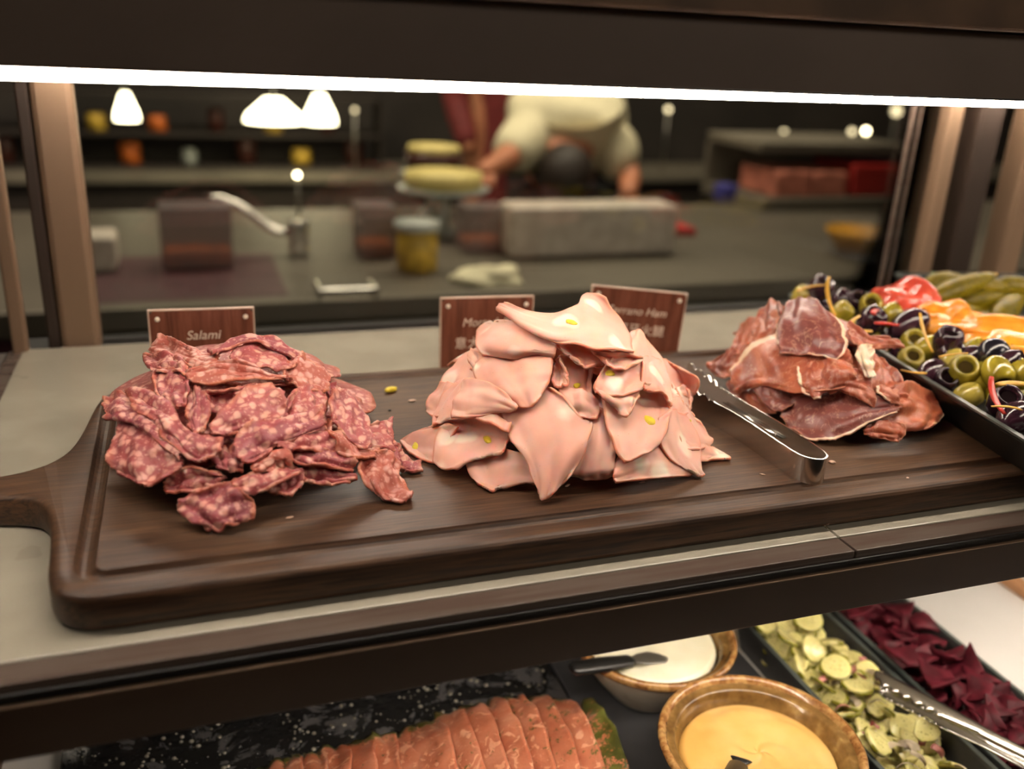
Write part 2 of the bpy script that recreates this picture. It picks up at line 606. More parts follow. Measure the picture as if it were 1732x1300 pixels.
# ---------------------------------------------------------------- mounds of sliced meat
class Mound:
    def __init__(s, c, rx, ry, h, p=1.5):
        s.c, s.rx, s.ry, s.h, s.p = c, rx, ry, h, p

    def z(s, x, y):
        r = math.hypot((x - s.c[0]) / s.rx, (y - s.c[1]) / s.ry)
        return s.h * max(0.0, 1 - min(r, 1.0) ** s.p), r

    def hit(s, px, py, d=0.0):
        r = ray(px, py)
        L = np.linalg.norm(r)
        t0 = -CAMZ / r[2] if r[2] < 0 else 9.0
        best, bt, prev = 9.0, None, None
        n = 160
        for k in range(n):
            t = .30 + k * (.85 - .30) / n
            if t > t0: break
            x, y, z = r[0] * t, r[1] * t, CAMZ + r[2] * t
            h, rr = s.z(x, y)
            if rr > 1.0: continue
            g = z - h
            if g <= 0:
                bt = t
                break
            if g < best: best, bt = g, t
        if bt is None: bt = t0
        elif best > 0.03 and t0 < .9 and bt > t0 - .003:
            bt = t0
        t = bt - d / 1000.0 / L
        return np.array([r[0] * t, r[1] * t, CAMZ + r[2] * t])


ALL_SLICES = {}


def slice_mesh(name, patches, mound, base, jag=.02, wrinkle=.0006, wfreq=60, n=36, fat=None, seed=0, rnd_c=.35, fold=.001, curl=.001):
    """each patch is a grid of control points (px, py[, lift mm towards the eye])"""
    V, Fc, E, FA = [], [], [], []
    rnd = random.Random(seed)
    for pi, rows in enumerate(patches):
        ctl = [np.array([mound.hit(c[0], c[1], base + (c[2] if len(c) > 2 else 0)) for c in row]) for row in rows]
        nr, nc = len(rows), len(rows[0])
        off = len(V)
        so = Vector((seed * 3.1, pi * 7.7, 0))
        G = np.zeros((n, n, 3))
        for a in range(n):
            for b in range(n):
                u, w = a / (n - 1), b / (n - 1)
                x_, y_ = 2 * u - 1, 2 * w - 1
                u = .5 + .5 * x_ * (1 - rnd_c + rnd_c * math.sqrt(1 - y_ * y_ / 2))
                w = .5 + .5 * y_ * (1 - rnd_c + rnd_c * math.sqrt(1 - x_ * x_ / 2))

                def jj(q, k):
                    return jag * (.5 + .5 * noise.noise(Vector((q * 7, k * 5.3, 0)) + so) + .55 * abs(noise.noise(Vector((q * 23, k * 9.1, 3)) + so)))
                e0, e1 = jj(w, 1), jj(w, 2)
                f0, f1 = jj(u, 3), jj(u, 4)
                fine = [jag * .45 * noise.noise(Vector((u * 60, w * 60, k_)) + so) for k_ in (41, 42)]
                if 0 < a < n - 1 and 0 < b < n - 1: fine = [0, 0]
                uu = e0 + u * (1 - e0 - e1) + fine[0]
                ww = f0 + w * (1 - f0 - f1) + fine[1]
                uu = min(max(uu, 0), .99999); ww = min(max(ww, 0), .99999)
                # round the grid's corners a little
                cu = [cr(ctl[k], ww * (nc - 1)) for k in range(nr)]
                G[a, b] = cr(np.array(cu), uu * (nr - 1))
        for a in range(n):
            for b in range(n):
                p = Vector(G[a, b])
                du = G[min(a + 1, n - 1), b] - G[max(a - 1, 0), b]
                dv = G[a, min(b + 1, n - 1)] - G[a, max(b - 1, 0)]
                nn = np.cross(du, dv)
                ln = np.linalg.norm(nn)
                nn = nn / ln if ln > 1e-12 else np.array([0, 0, 1.0])
                q = noise.noise(p * wfreq + so) + .5 * noise.noise(p * wfreq * 2.7 + so)
                if nn @ np.array([p.x, p.y, p.z - CAMZ]) > 0: nn = -nn      # towards the eye side
                u, w = a / (n - 1), b / (n - 1)
                fd = noise.noise(Vector((u * 1.3, w * 5.2, 11)) + so) + .8 * noise.noise(Vector((u * 4.4, w * 1.5, 23)) + so)
                ed = min(u, 1 - u, w, 1 - w)
                cl = max(0, 1 - ed / .16) ** 2 * (.35 + 1.3 * noise.noise(Vector((u * 3.1, w * 3.1, 31)) + so))
                p = p + Vector(nn) * (q * wrinkle + fd * fold + cl * curl)
                p.z = max(p.z, .0022 + base * .00002)
                V.append(p)
                u, w = a / (n - 1), b / (n - 1)
                E.append(min(u, 1 - u, w, 1 - w))
                fv = 0.0
                if fat:
                    for (side, c0, c1, wd) in fat:
                        if side == 'all': fv = 1.0; continue
                        q0, along = {'t': (u, w), 'b': (1 - u, w), 'l': (w, u), 'r': (1 - w, u)}[side]
                        if c0 <= along <= c1:
                            fv = max(fv, 1 - min(1, q0 / (2 * wd)))
                FA.append(fv)
        for a in range(n - 1):
            for b in range(n - 1):
                i = off + a * n + b
                Fc.append((i, i + 1, i + n + 1, i + n))
    me = bpy.data.meshes.new(name)
    me.from_pydata([tuple(v_) for v_ in V], [], Fc)
    at = me.attributes.new('edge', 'FLOAT', 'POINT'); at.data.foreach_set('value', E)
    at = me.attributes.new('fat', 'FLOAT', 'POINT'); at.data.foreach_set('value', FA)
    for p in me.polygons: p.use_smooth = True
    return me, V, Fc


def center_origin(o):
    """put the thing's origin at the middle of its footprint"""
    me = o.data
    xs = [v_.co.x for v_ in me.vertices]; ys = [v_.co.y for v_ in me.vertices]; zs = [v_.co.z for v_ in me.vertices]
    c = Vector(((min(xs) + max(xs)) / 2, (min(ys) + max(ys)) / 2, min(zs)))
    me.transform(Matrix.Translation(-c))
    o.location = c
    return c


def meat(kind, label, patches, mound, base, mat, thick, group, seed, pist=(), tone=0.0, **kw):
    me, V, Fc = slice_mesh(kind + '_slice', patches, mound, base, seed=seed, **kw)
    o = link(kind + '_slice', me, mat)
    md = o.modifiers.new('thickness', 'SOLIDIFY')
    md.thickness = thick; md.offset = 0
    tag(o, label, kind + ' slice', group)
    o.color = (tone, 0, 0, 1)
    if pist:
        tree = BVHTree.FromPolygons(V, Fc)
        for (px, py, sx, sy, ang) in pist:
            r = Vector(ray(px, py)).normalized()
            loc, nor, idx, dist = tree.ray_cast(Vector((0, 0, CAMZ)), r)
            if loc is None: continue
            if nor.dot(r) > 0: nor = -nor
            p = nut('pistachio', sx, sy, .0022)
            q = nor.to_track_quat('Z', 'Y')
            mt = Matrix.Translation(loc + nor * .0007) @ q.to_matrix().to_4x4() @ Matrix.Rotation(ang, 4, 'Z')
            p.data.transform(mt)
            p.parent = o
    return o


def nut(name, sx, sy, sz):
    bm = bmesh.new()
    bmesh.ops.create_uvsphere(bm, u_segments=16, v_segments=10, radius=1)
    for v_ in bm.verts:
        n_ = noise.noise(v_.co * 1.4 + Vector((sx * 900, 0, 0)))
        v_.co = Vector((v_.co.x * sx * (1 + .25 * n_), v_.co.y * sy * (1 - .35 * v_.co.x * .5) * (1 + .2 * n_), v_.co.z * sz * .6))
    return from_bm(name, bm, 'pistachio')


MORT = Mound((.228, .545), .112, .118, .098, 1.35)
SAL = Mound((.024, .572), .118, .130, .076, 1.5)
PRO = Mound((.455, .562), .088, .118, .080, 1.5)

# pistachio mortadella, built back to front:  (label, patches, lift mm, pistachios)
mort = [
 ('mortadella slice sticking out at the far right of the pink pile, nearest the tongs tip',
  [[[(1108,598),(1130,610),(1158,624)],[(1118,628),(1150,632),(1184,641)],[(1135,655),(1158,664),(1178,664)],[(1130,668),(1150,672),(1168,668,-5)]]], -6, ()),
 ('narrow mortadella slice folded along the right flank of the pink pile',
  [[[(1118,640),(1142,648),(1158,655)],[(1125,672),(1148,676),(1168,678)],[(1128,705),(1150,706),(1167,700)]]], -3, ()),
 ('mortadella slice whose orange edge curls behind the tongs on the right',
  [[[(1140,655,2),(1156,650,4),(1166,662,6)],[(1148,672,0),(1162,672,5),(1168,682,5)],[(1150,688,-2),(1160,690,0),(1166,697,2)]]], -3, ()),
 ('mortadella slice lying flat with its pointed tip furthest right on the board',
  [[[(1150,735),(1185,745),(1205,757)],[(1150,760),(1195,768),(1234,779,2)],[(1150,783),(1195,781),(1226,784)]]], -3, ()),
 ('mortadella slice forming the outermost left slope below its name card',
  [[[(790,592,-2),(812,596),(850,610)],[(762,625),(795,635),(835,645)],[(738,660),(775,672),(815,680)],[(722,683),(755,695),(795,700)]]], -6, ()),
 ('short mortadella slice bulging out at the left side of the pile, halfway up',
  [[[(749,644),(765,648),(790,660)],[(728,672),(748,680),(775,690)],[(718,697),(735,706),(765,712)]]], -4, ()),
 ('creased mortadella slice running down the left slope over its neighbours',
  [[[(778,640),(800,640),(830,655)],[(752,668),(775,672),(810,690)],[(736,700),(757,702),(795,705)],[(728,727),(745,716),(763,706)]]], -1, ()),
 ('small flat mortadella slice at the left foot of the pile beside the salami',
  [[[(735,718),(755,716),(780,718)],[(700,731),(725,733),(765,740)],[(678,752),(708,757),(750,765)],[(690,776),(716,782),(745,786)]]], -4, ((703,757,.0026,.0045,.5),)),
 ('mortadella slice lying low along the front edge, left of the long centre slice',
  [[[(783,784),(812,766),(850,758),(905,770)],[(795,804),(828,798),(868,790),(910,796)],[(812,824),(832,830),(860,818),(914,813)],[(818,829),(833,838),(850,824,-1),(914,816,-4)]]], -2, ()),
 ('open folded mortadella slice at lower left with a pistachio inside its mouth',
  [[[(764,706,6),(800,708,8),(832,720,10),(863,742,6)],[(762,699,0),(800,697,0),(833,700,2),(866,722,4)],[(755,712,-8),(795,722,-12),(835,735,-10),(864,744,-2)],[(740,730,-2),(785,748,-4),(825,750,-4),(860,750,0)],[(732,760,0),(770,773,0),(812,772,1),(856,760,1)],[(727,784,0),(752,797,1),(785,784,1),(856,765,0)]]], 1, ((825,745,.0055,.0022,.1),)),
 ('rolled mortadella slice showing as a plump tube at the bottom centre',
  [[[(985,690,-3),(1012,690,-3),(1040,702,-3)],[(985,735,2),(1012,742,4),(1042,750,3)],[(975,775,2),(1005,778,4),(1040,775,3)],[(965,797,-1),(1002,800,0),(1040,795,0)],[(962,804,-7),(1002,808,-7),(1040,803,-7)]]], -2, ()),
 ('mortadella slice folded flat under the right front, lowest along the board groove',
  [[[(1040,775,-3),(1080,745,-3),(1120,740,-3),(1165,755,-3)],[(1036,800,2),(1078,782,3),(1122,778,3),(1172,786,1)],[(1033,819,1),(1079,812,1),(1120,809,1),(1176,806,0)]]], -1, ()),
 ('mortadella slice crumpled at the right flank with a small ruffled edge',
  [[[(1128,668),(1150,672),(1168,700)],[(1135,705),(1165,715),(1195,733)],[(1140,740),(1175,745),(1204,750,1)],[(1150,765),(1178,762),(1196,756)]]], -2, ((1165,713,.0012,.0012,0),)),
 ('broad mortadella slice pointing down at the lower right, corner on the board',
  [[[(1112,700),(1135,692),(1160,705)],[(1108,735),(1142,730),(1180,740)],[(1118,760,2),(1152,762,2),(1186,766)],[(1140,783,2),(1167,786,2),(1184,782,1)],[(1180,803,1),(1187,809,1),(1191,803,1)]]], 1, ()),
 ('mortadella slice half hidden in the middle of the pile, one pistachio on it',
  [[[(942,600,-6),(975,600,-8),(1010,618,-8)],[(945,632,-4),(978,630,-5),(1000,640,-6)],[(948,665,-2),(978,668,-3),(1003,668,-4)]]], -3, ((975,653,.0035,.0018,.0),)),
 ('small torn mortadella slice with curled white patch in the very centre',
  [[[(940,655,-2),(985,656,0),(1006,668,-2)],[(950,680,-1),(985,678,3),(1013,690,-1)],[(965,705,0),(990,708,2),(1008,712,0)]]], 0, ()),
 ('long mortadella slice hanging down the centre front to a point on the board',
  [[[(835,692,-10),(880,672,-8),(920,655,-6),(952,658,2)],[(852,718,-4),(892,700,-1),(940,682,1),(984,706,3)],[(864,747,1),(908,742,3),(955,726,4),(1003,716,3)],[(884,770,2),(915,775,4),(955,765,5),(996,742,3)],[(901,806,1),(920,812,3),(948,802,4),(982,780,3)],[(914,838,0),(918,848,1),(934,836,2),(962,808,2)]]], 3, ()),
 ('long mortadella slice hollowed like a bowl at the right front, large pistachio inside',
  [[[(1010,668,-6),(1052,656,-12),(1095,648,-14),(1126,664,-4)],[(1018,695,0),(1058,700,-7),(1098,700,-9),(1134,692,1)],[(1027,730,2),(1062,735,0),(1098,732,-1),(1130,718,4)],[(1042,765,2),(1066,762,3),(1092,757,3),(1120,744,4)],[(1054,784,2),(1066,781,3),(1088,770,3),(1112,755,3)]]], 4, ((1098,712,.0038,.0055,.0),)),
 ('mortadella slice tucked as a little flap below the right upper slice',
  [[[(1000,658,0),(1045,655,0),(1085,652,2)],[(1012,667,3),(1048,676,4),(1080,670,4)],[(1040,683,3),(1058,706,4),(1072,686,4)]]], 6, ()),
 ('large mortadella slice draped over the right shoulder of the pile, pistachio near its edge',
  [[[(1064,572,-4),(1078,560,-3),(1094,576,-5)],[(1035,598,-2),(1075,590,2),(1122,612,-4)],[(1014,630,2),(1068,630,6),(1132,655,-2)],[(1002,652,4),(1062,652,8),(1136,690,0)],[(1001,661,3),(1048,668,6),(1090,658,7)]] if False else
   [[(1066,570,-4),(1078,560,-3),(1095,576,-5)],[(1036,600,-2),(1075,592,2),(1120,612,-3)],[(1014,632,2),(1062,628,5),(1130,650,1)],[(1004,650,3),(1048,652,6),(1092,650,7)],[(1001,660,3),(1042,672,5),(1088,660,7)]],
   [[(1082,600,1),(1100,604,0),(1120,613,-3)],[(1084,630,4),(1108,632,3),(1131,645,1)],[(1086,655,6),(1116,656,5),(1135,672,2)],[(1088,659,6),(1124,670,5),(1135,694,3)]]], 6, ((1032,633,.0036,.0026,.0),)),
 ('small mortadella slice standing up at the left behind the folded tube',
  [[[(798,588,-2),(812,598,-2),(828,610,-3)],[(792,606,0),(808,618,1),(822,626,-1)],[(800,624,0),(808,636,1),(818,640,0)]]], -1, ()),
 ('mortadella slice with a broad smooth face on the upper left, white patch at its top',
  [[[(802,618,-3),(832,598,-3),(885,594,-2),(942,598,0)],[(804,640,0),(840,628,3),(890,625,4),(936,625,3)],[(830,664,2),(866,662,5),(900,655,6),(928,648,3)],[(872,688,2),(890,691,3),(906,686,4),(916,672,3)]]], 4, ()),
 ('mortadella slice with a sharp bright rim folded across the left face',
  [[[(785,646,0),(800,639,3),(840,653,6),(880,690,5)],[(775,668,2),(798,666,5),(836,674,7),(878,692,5)],[(766,690,2),(794,690,4),(834,690,5),(872,694,4)],[(760,710,0),(790,707,2),(830,700,2),(866,696,2)]]], 7, ()),
 ('mortadella slice curled into a dark orange pocket left of the centre',
  [[[(938,612,-4),(948,604,1),(960,622,4)],[(934,632,-6),(948,632,-9),(962,640,3)],[(930,650,-2),(945,656,0),(960,656,2)]]], 2, ()),
 ('mortadella slice hanging in shadow just under the topmost fold',
  [[[(925,570,-2),(972,578,-5),(1018,588,-6)],[(940,585,2),(985,598,-1),(1026,606,-3)],[(955,598,4),(990,615,2),(1030,614,0)],[(975,610,4),(992,622,3),(1018,620,0)]]], 5, ()),
 ('mortadella slice rolled into a fat tube on the upper left of the pile',
  [[[(822,552,-16),(858,550,-16),(905,560,-12),(938,580,-8)],[(826,545,-6),(858,545,-6),(906,556,-5),(940,584,-2)],[(806,562,4),(850,566,6),(900,574,5),(941,590,3)],[(803,586,4),(850,590,6),(900,593,5),(942,598,2)],[(814,604,-2),(860,604,-2),(905,602,-3),(942,602,-2)]]], 7, ()),
 ('topmost mortadella slice, a long tail at left and an open cone at right',
  [[[(843,507,2),(896,526,-3),(945,531,-6),(975,516,-9),(985,500,-10),(1006,493,-9),(1027,501,-8)],[(842,514,4),(892,538,3),(942,548,3),(975,540,2),(1000,530,1),(1025,530,0),(1046,538,-1)],[(845,520,4),(887,550,6),(938,568,8),(975,566,9),(1008,566,9),(1040,568,7),(1066,576,4)],[(850,524,3),(890,556,5),(938,579,8),(975,583,11),(1008,591,15),(1045,596,17),(1083,603,9)]],
   [[(992,584,12),(1040,592,14),(1086,600,8)],[(1004,598,2),(1042,604,-2),(1088,606,3)],[(1014,606,3),(1046,616,0),(1086,612,5)],[(1020,612,8),(1048,626,10),(1078,619,9)]]], 10, ((967,547,.0038,.0024,-.6),)),
]
for i, (lab, pt, base, pis) in enumerate(mort):
    pt = [r if isinstance(r[0][0], (list, tuple)) else [r] for r in pt]
    meat('mortadella', lab, pt, MORT, base, 'mortadella', .0016, 'mortadella slices in the pink pile', 100 + i, pis, jag=.012, wrinkle=.0004, wfreq=45, rnd_c=.28, fold=.0016, curl=.0022)

# coarse salami, back to front
sal = [
 ('salami slice poking out small and curled on the right shoulder of the pile',
  [[[(545,640),(565,652),(580,656)],[(548,655),(568,660),(583,665)],[(550,668),(565,668),(578,668)]]], -6),
 ('salami slice with an orange tip rising in front of its name card',
  [[[(264,574,-2),(283,566,-2),(320,584,-2),(378,604,-2)],[(254,590),(285,590),(328,604),(372,618)],[(250,606),(286,612),(325,622),(355,630)]]], -2),
 ('salami slice at the upper left with a pointed corner facing the shelf',
  [[[(243,604),(262,602),(292,600),(318,614)],[(246,616),(268,616),(295,614),(322,626)],[(256,628),(272,634),(298,634),(322,642)]]], 0),
 ('salami slice forming the purple hollow lump under the upper left corner',
  [[[(256,622,1),(285,618,3),(318,628,4)],[(258,645,0),(288,645,-4),(326,650,3)],[(264,668,2),(288,675,-1),(318,672,4)],[(282,686,3),(298,694,4),(310,684,5)]]], 1),
 ('salami slice facing forward at the top right below the arching rim',
  [[[(380,606,-2),(412,584,-2),(460,586,-2),(505,612,-2)],[(396,614,1),(425,606,2),(468,610,2),(502,622)],[(410,622,1),(436,626,3),(466,630,3),(494,632,1)]]], 0),
 ('salami slice at the far upper right corner of the pile, ragged and orange',
  [[[(490,598,-2),(525,606,-1),(556,636,-2)],[(480,615,1),(520,624,3),(558,650)],[(476,632,2),(512,640,4),(556,662,1)],[(478,650,1),(510,658,2),(548,670,1)]]], 0),
 ('topmost salami slice arching like a thin rim across the pile',
  [[[(348,598,0),(388,578,-1),(424,564,-2),(464,579,-2),(512,606,-1)],[(350,601,2),(390,583,2),(425,571,1),(466,586,1),(514,612,1)],[(356,603,2),(392,590,1),(426,580,0),(466,592,0),(512,616,0)]]], 4),
 ('wide salami slice stretched across the upper middle with a folded orange rim',
  [[[(308,632,2),(348,614,4),(392,610,4),(436,624,3),(500,641,2)],[(312,640,0),(350,628,0),(396,628,1),(442,634,2),(500,643,2)],[(320,652,1),(358,650,2),(398,645,3),(442,642,4),(498,646,3)]]], 4),
 ('salami slice folded into a dark hollow in the middle left',
  [[[(340,658,-1),(372,655,1),(408,652,1),(440,645,1)],[(345,672,-6),(375,672,-8),(408,668,-6),(432,662,-1)],[(350,700,-5),(372,702,-8),(395,690,-5),(410,680,0)]]], 3),
 ('narrow salami slice standing upright left of the middle',
  [[[(328,660,1),(336,655,3),(344,668,2)],[(316,690,0),(334,690,4),(354,694,1)],[(322,712,0),(336,716,4),(352,712,1)],[(328,730,0),(336,738,1),(344,734,0)]]], 3),
 ('salami slice in the centre with straight upper edge and large white fat spots',
  [[[(350,722,0),(378,690,1),(412,656,1),(468,643,0)],[(352,730,2),(392,708,4),(434,682,4),(480,664,2)],[(358,736,2),(402,724,3),(448,706,4),(488,692,2)],[(380,738,-1),(412,730,0),(452,716,0),(490,708,0)]]], 5),
 ('salami slice right of centre, its surface pale and coarse under the ragged corner',
  [[[(478,676),(515,652),(552,664)],[(476,698,1),(515,690,2),(554,695)],[(470,722,1),(512,722,2),(555,712)]]], 2),
 ('salami slice in the shadow between the middle and the lower left roll',
  [[[(345,735,-5),(385,730,-7),(425,738,-6)],[(350,755,-4),(390,752,-8),(425,760,-6)],[(360,775,-1),(395,776,-3),(420,780,-3)]]], 0),
 ('small rolled salami slice under the centre, its round end facing right',
  [[[(356,762,-3),(385,756,-2),(412,770,-1)],[(356,778,1),(388,774,3),(414,782,2)],[(372,794,1),(392,799,2),(411,797,0)]]], 1),
 ('salami slice low on the right, broad and spotted beneath the diagonal strip',
  [[[(455,755),(508,727,0),(556,712,0)],[(470,760,1),(515,746,3),(566,738,1)],[(485,766,1),(525,766,2),(575,768,1)]]], 3),
 ('long salami slice running diagonally up through the centre of the pile',
  [[[(404,758,0),(414,724,0),(470,706,0),(550,684,0)],[(398,772,2),(432,744,3),(482,724,3),(552,694,1)],[(406,784,2),(448,758,3),(492,738,2),(553,706,1)],[(418,789,0),(462,760,0),(505,740,0),(553,714,0)]]], 6),
 ('salami slice on the right slope, large and pale with a turned front rim',
  [[[(548,664,0),(582,664,0),(608,688,0),(622,712,0)],[(552,686,2),(580,694,3),(604,712,2),(624,736,1)],[(560,708,2),(582,728,3),(602,744,3),(622,754,2)],[(556,702,0),(572,724,1),(592,746,1),(616,760,1)]]], 4),
 ('salami slice at the far right with a square corner, pale pink',
  [[[(616,714),(638,714),(656,708)],[(612,738,1),(642,736,2),(668,745)],[(618,760,1),(650,764,2),(684,770)]]], -1),
 ('salami slice at the right foot ending in a sharp point towards the mortadella',
  [[[(640,752),(665,754),(680,762)],[(650,772,1),(680,780,2),(704,788)],[(660,790,0),(690,802,1),(723,801,1)]]], 0),
 ('salami slice rim folded orange with a white fatty corner at the lower right',
  [[[(554,700,0),(562,722,1),(590,748,1)],[(552,728,3),(572,748,0),(616,760,0)],[(562,756,3),(600,765,3),(645,762,2)],[(570,768,2),(605,778,3),(640,780,2)]]], 3),
 ('salami slice hanging over the right front as a twisted orange tongue',
  [[[(600,766,-1),(630,757,2),(660,762,1),(675,782,0)],[(600,785,0),(625,785,-2),(652,785,4),(680,805,1)],[(608,805,0),(634,812,3),(660,820,4),(695,826,2)],[(622,820,0),(645,835,2),(668,842,2),(703,834,2)],[(640,834,0),(662,846,0),(685,850,0),(700,842,1)]]], 5),
 ('thin salami slice level in the lower middle above a ragged front fringe',
  [[[(478,758,0),(530,760,0),(600,764,0)],[(484,772,2),(530,775,3),(604,784,1)],[(498,786,2),(550,792,3),(606,798,1)]]], 3),
 ('salami slice lying low under the right half with a pale edge on the board',
  [[[(500,790),(550,790),(606,796)],[(508,806,1),(552,808,1),(606,806)],[(512,815,0),(556,822,0),(602,814)]]], -1),
 ('salami slice at the bottom middle with white crumbs of fat on its tip',
  [[[(445,800),(480,795),(515,790)],[(448,815,1),(485,812,2),(516,805)],[(446,828,0),(486,842,1),(512,822)]]], 0),
 ('salami slice with a small orange fold just above the bottom strip',
  [[[(420,792,0),(458,765,1),(492,764,1)],[(425,796,2),(464,776,4),(495,772,3)],[(432,800,1),(466,787,1),(490,784,-2)]]], 4),
 ('salami slice hidden in brown shade above the front lobe',
  [[[(280,805,-2),(325,786,0),(378,798,1)],[(276,820,-5),(328,806,-4),(385,810,0)],[(272,834,-3),(318,834,-4),(350,826,-2)]]], 0),
 ('large pale salami slice at the lower left, rounded against the juice groove',
  [[[(200,700,-2),(226,700,-2),(262,705,-2),(296,726,-2)],[(188,742,1),(225,742,2),(268,748,2),(312,772,0)],[(184,782,1),(222,784,3),(268,788,3),(314,788,0)],[(196,800,0),(226,817,1),(262,826,1),(298,806,0)]]], 1),
 ('salami slice rolled along the left side, lower of the two long folds',
  [[[(173,676,-2),(205,664,-2),(252,688,-2),(302,735,-2)],[(171,686,2),(208,684,4),(256,708,4),(308,752,3)],[(176,698,2),(214,704,3),(260,726,4),(314,768,3)],[(186,708,-2),(222,716,-1),(258,736,0),(315,788,1)]]], 3),
 ('salami slice rolled along the left side, upper of the two long folds',
  [[[(203,660,-2),(238,655,-3),(282,684,-3),(328,732,-3),(388,748,-3)],[(212,668,2),(244,672,3),(288,702,3),(332,742,3),(386,756,2)],[(220,682,3),(252,692,4),(288,724,4),(326,762,4),(370,772,3)],[(232,694,0),(258,706,1),(286,738,1),(314,774,2),(356,787,2)]]], 5),
 ('salami slice laid as a strip down the front into the lobe on the board',
  [[[(385,813,-1),(428,800,0),(468,788,0),(502,785,0)],[(392,825,1),(432,815,3),(472,800,3),(506,793,1)],[(408,842,1),(442,834,2),(476,816,2),(512,800,0)]]], 4),
 ('frontmost salami slice, a lobe folded over itself on the board',
  [[[(296,849,1),(332,827,2),(372,814,2),(398,812,2)],[(295,854,3),(330,850,-2),(372,840,2),(412,826,3)],[(302,868,0),(345,868,-1),(385,862,3),(430,846,2)],[(328,884,0),(362,888,1),(400,876,3),(436,862,2)],[(350,890,0),(376,895,0),(405,886,0),(435,879,0)]]], 2),
]
for i, (lab, pt, base) in enumerate(sal):
    pt = [r if isinstance(r[0][0], (list, tuple)) else [r] for r in pt]
    meat('salami', lab, pt, SAL, base, 'salami', .0016, 'salami slices in the left pile', 300 + i, tone=.75 if 'orange' in lab else .1 * (i % 3), jag=.05, wrinkle=.0013, wfreq=85, rnd_c=.30, fold=.0034, curl=.0030)

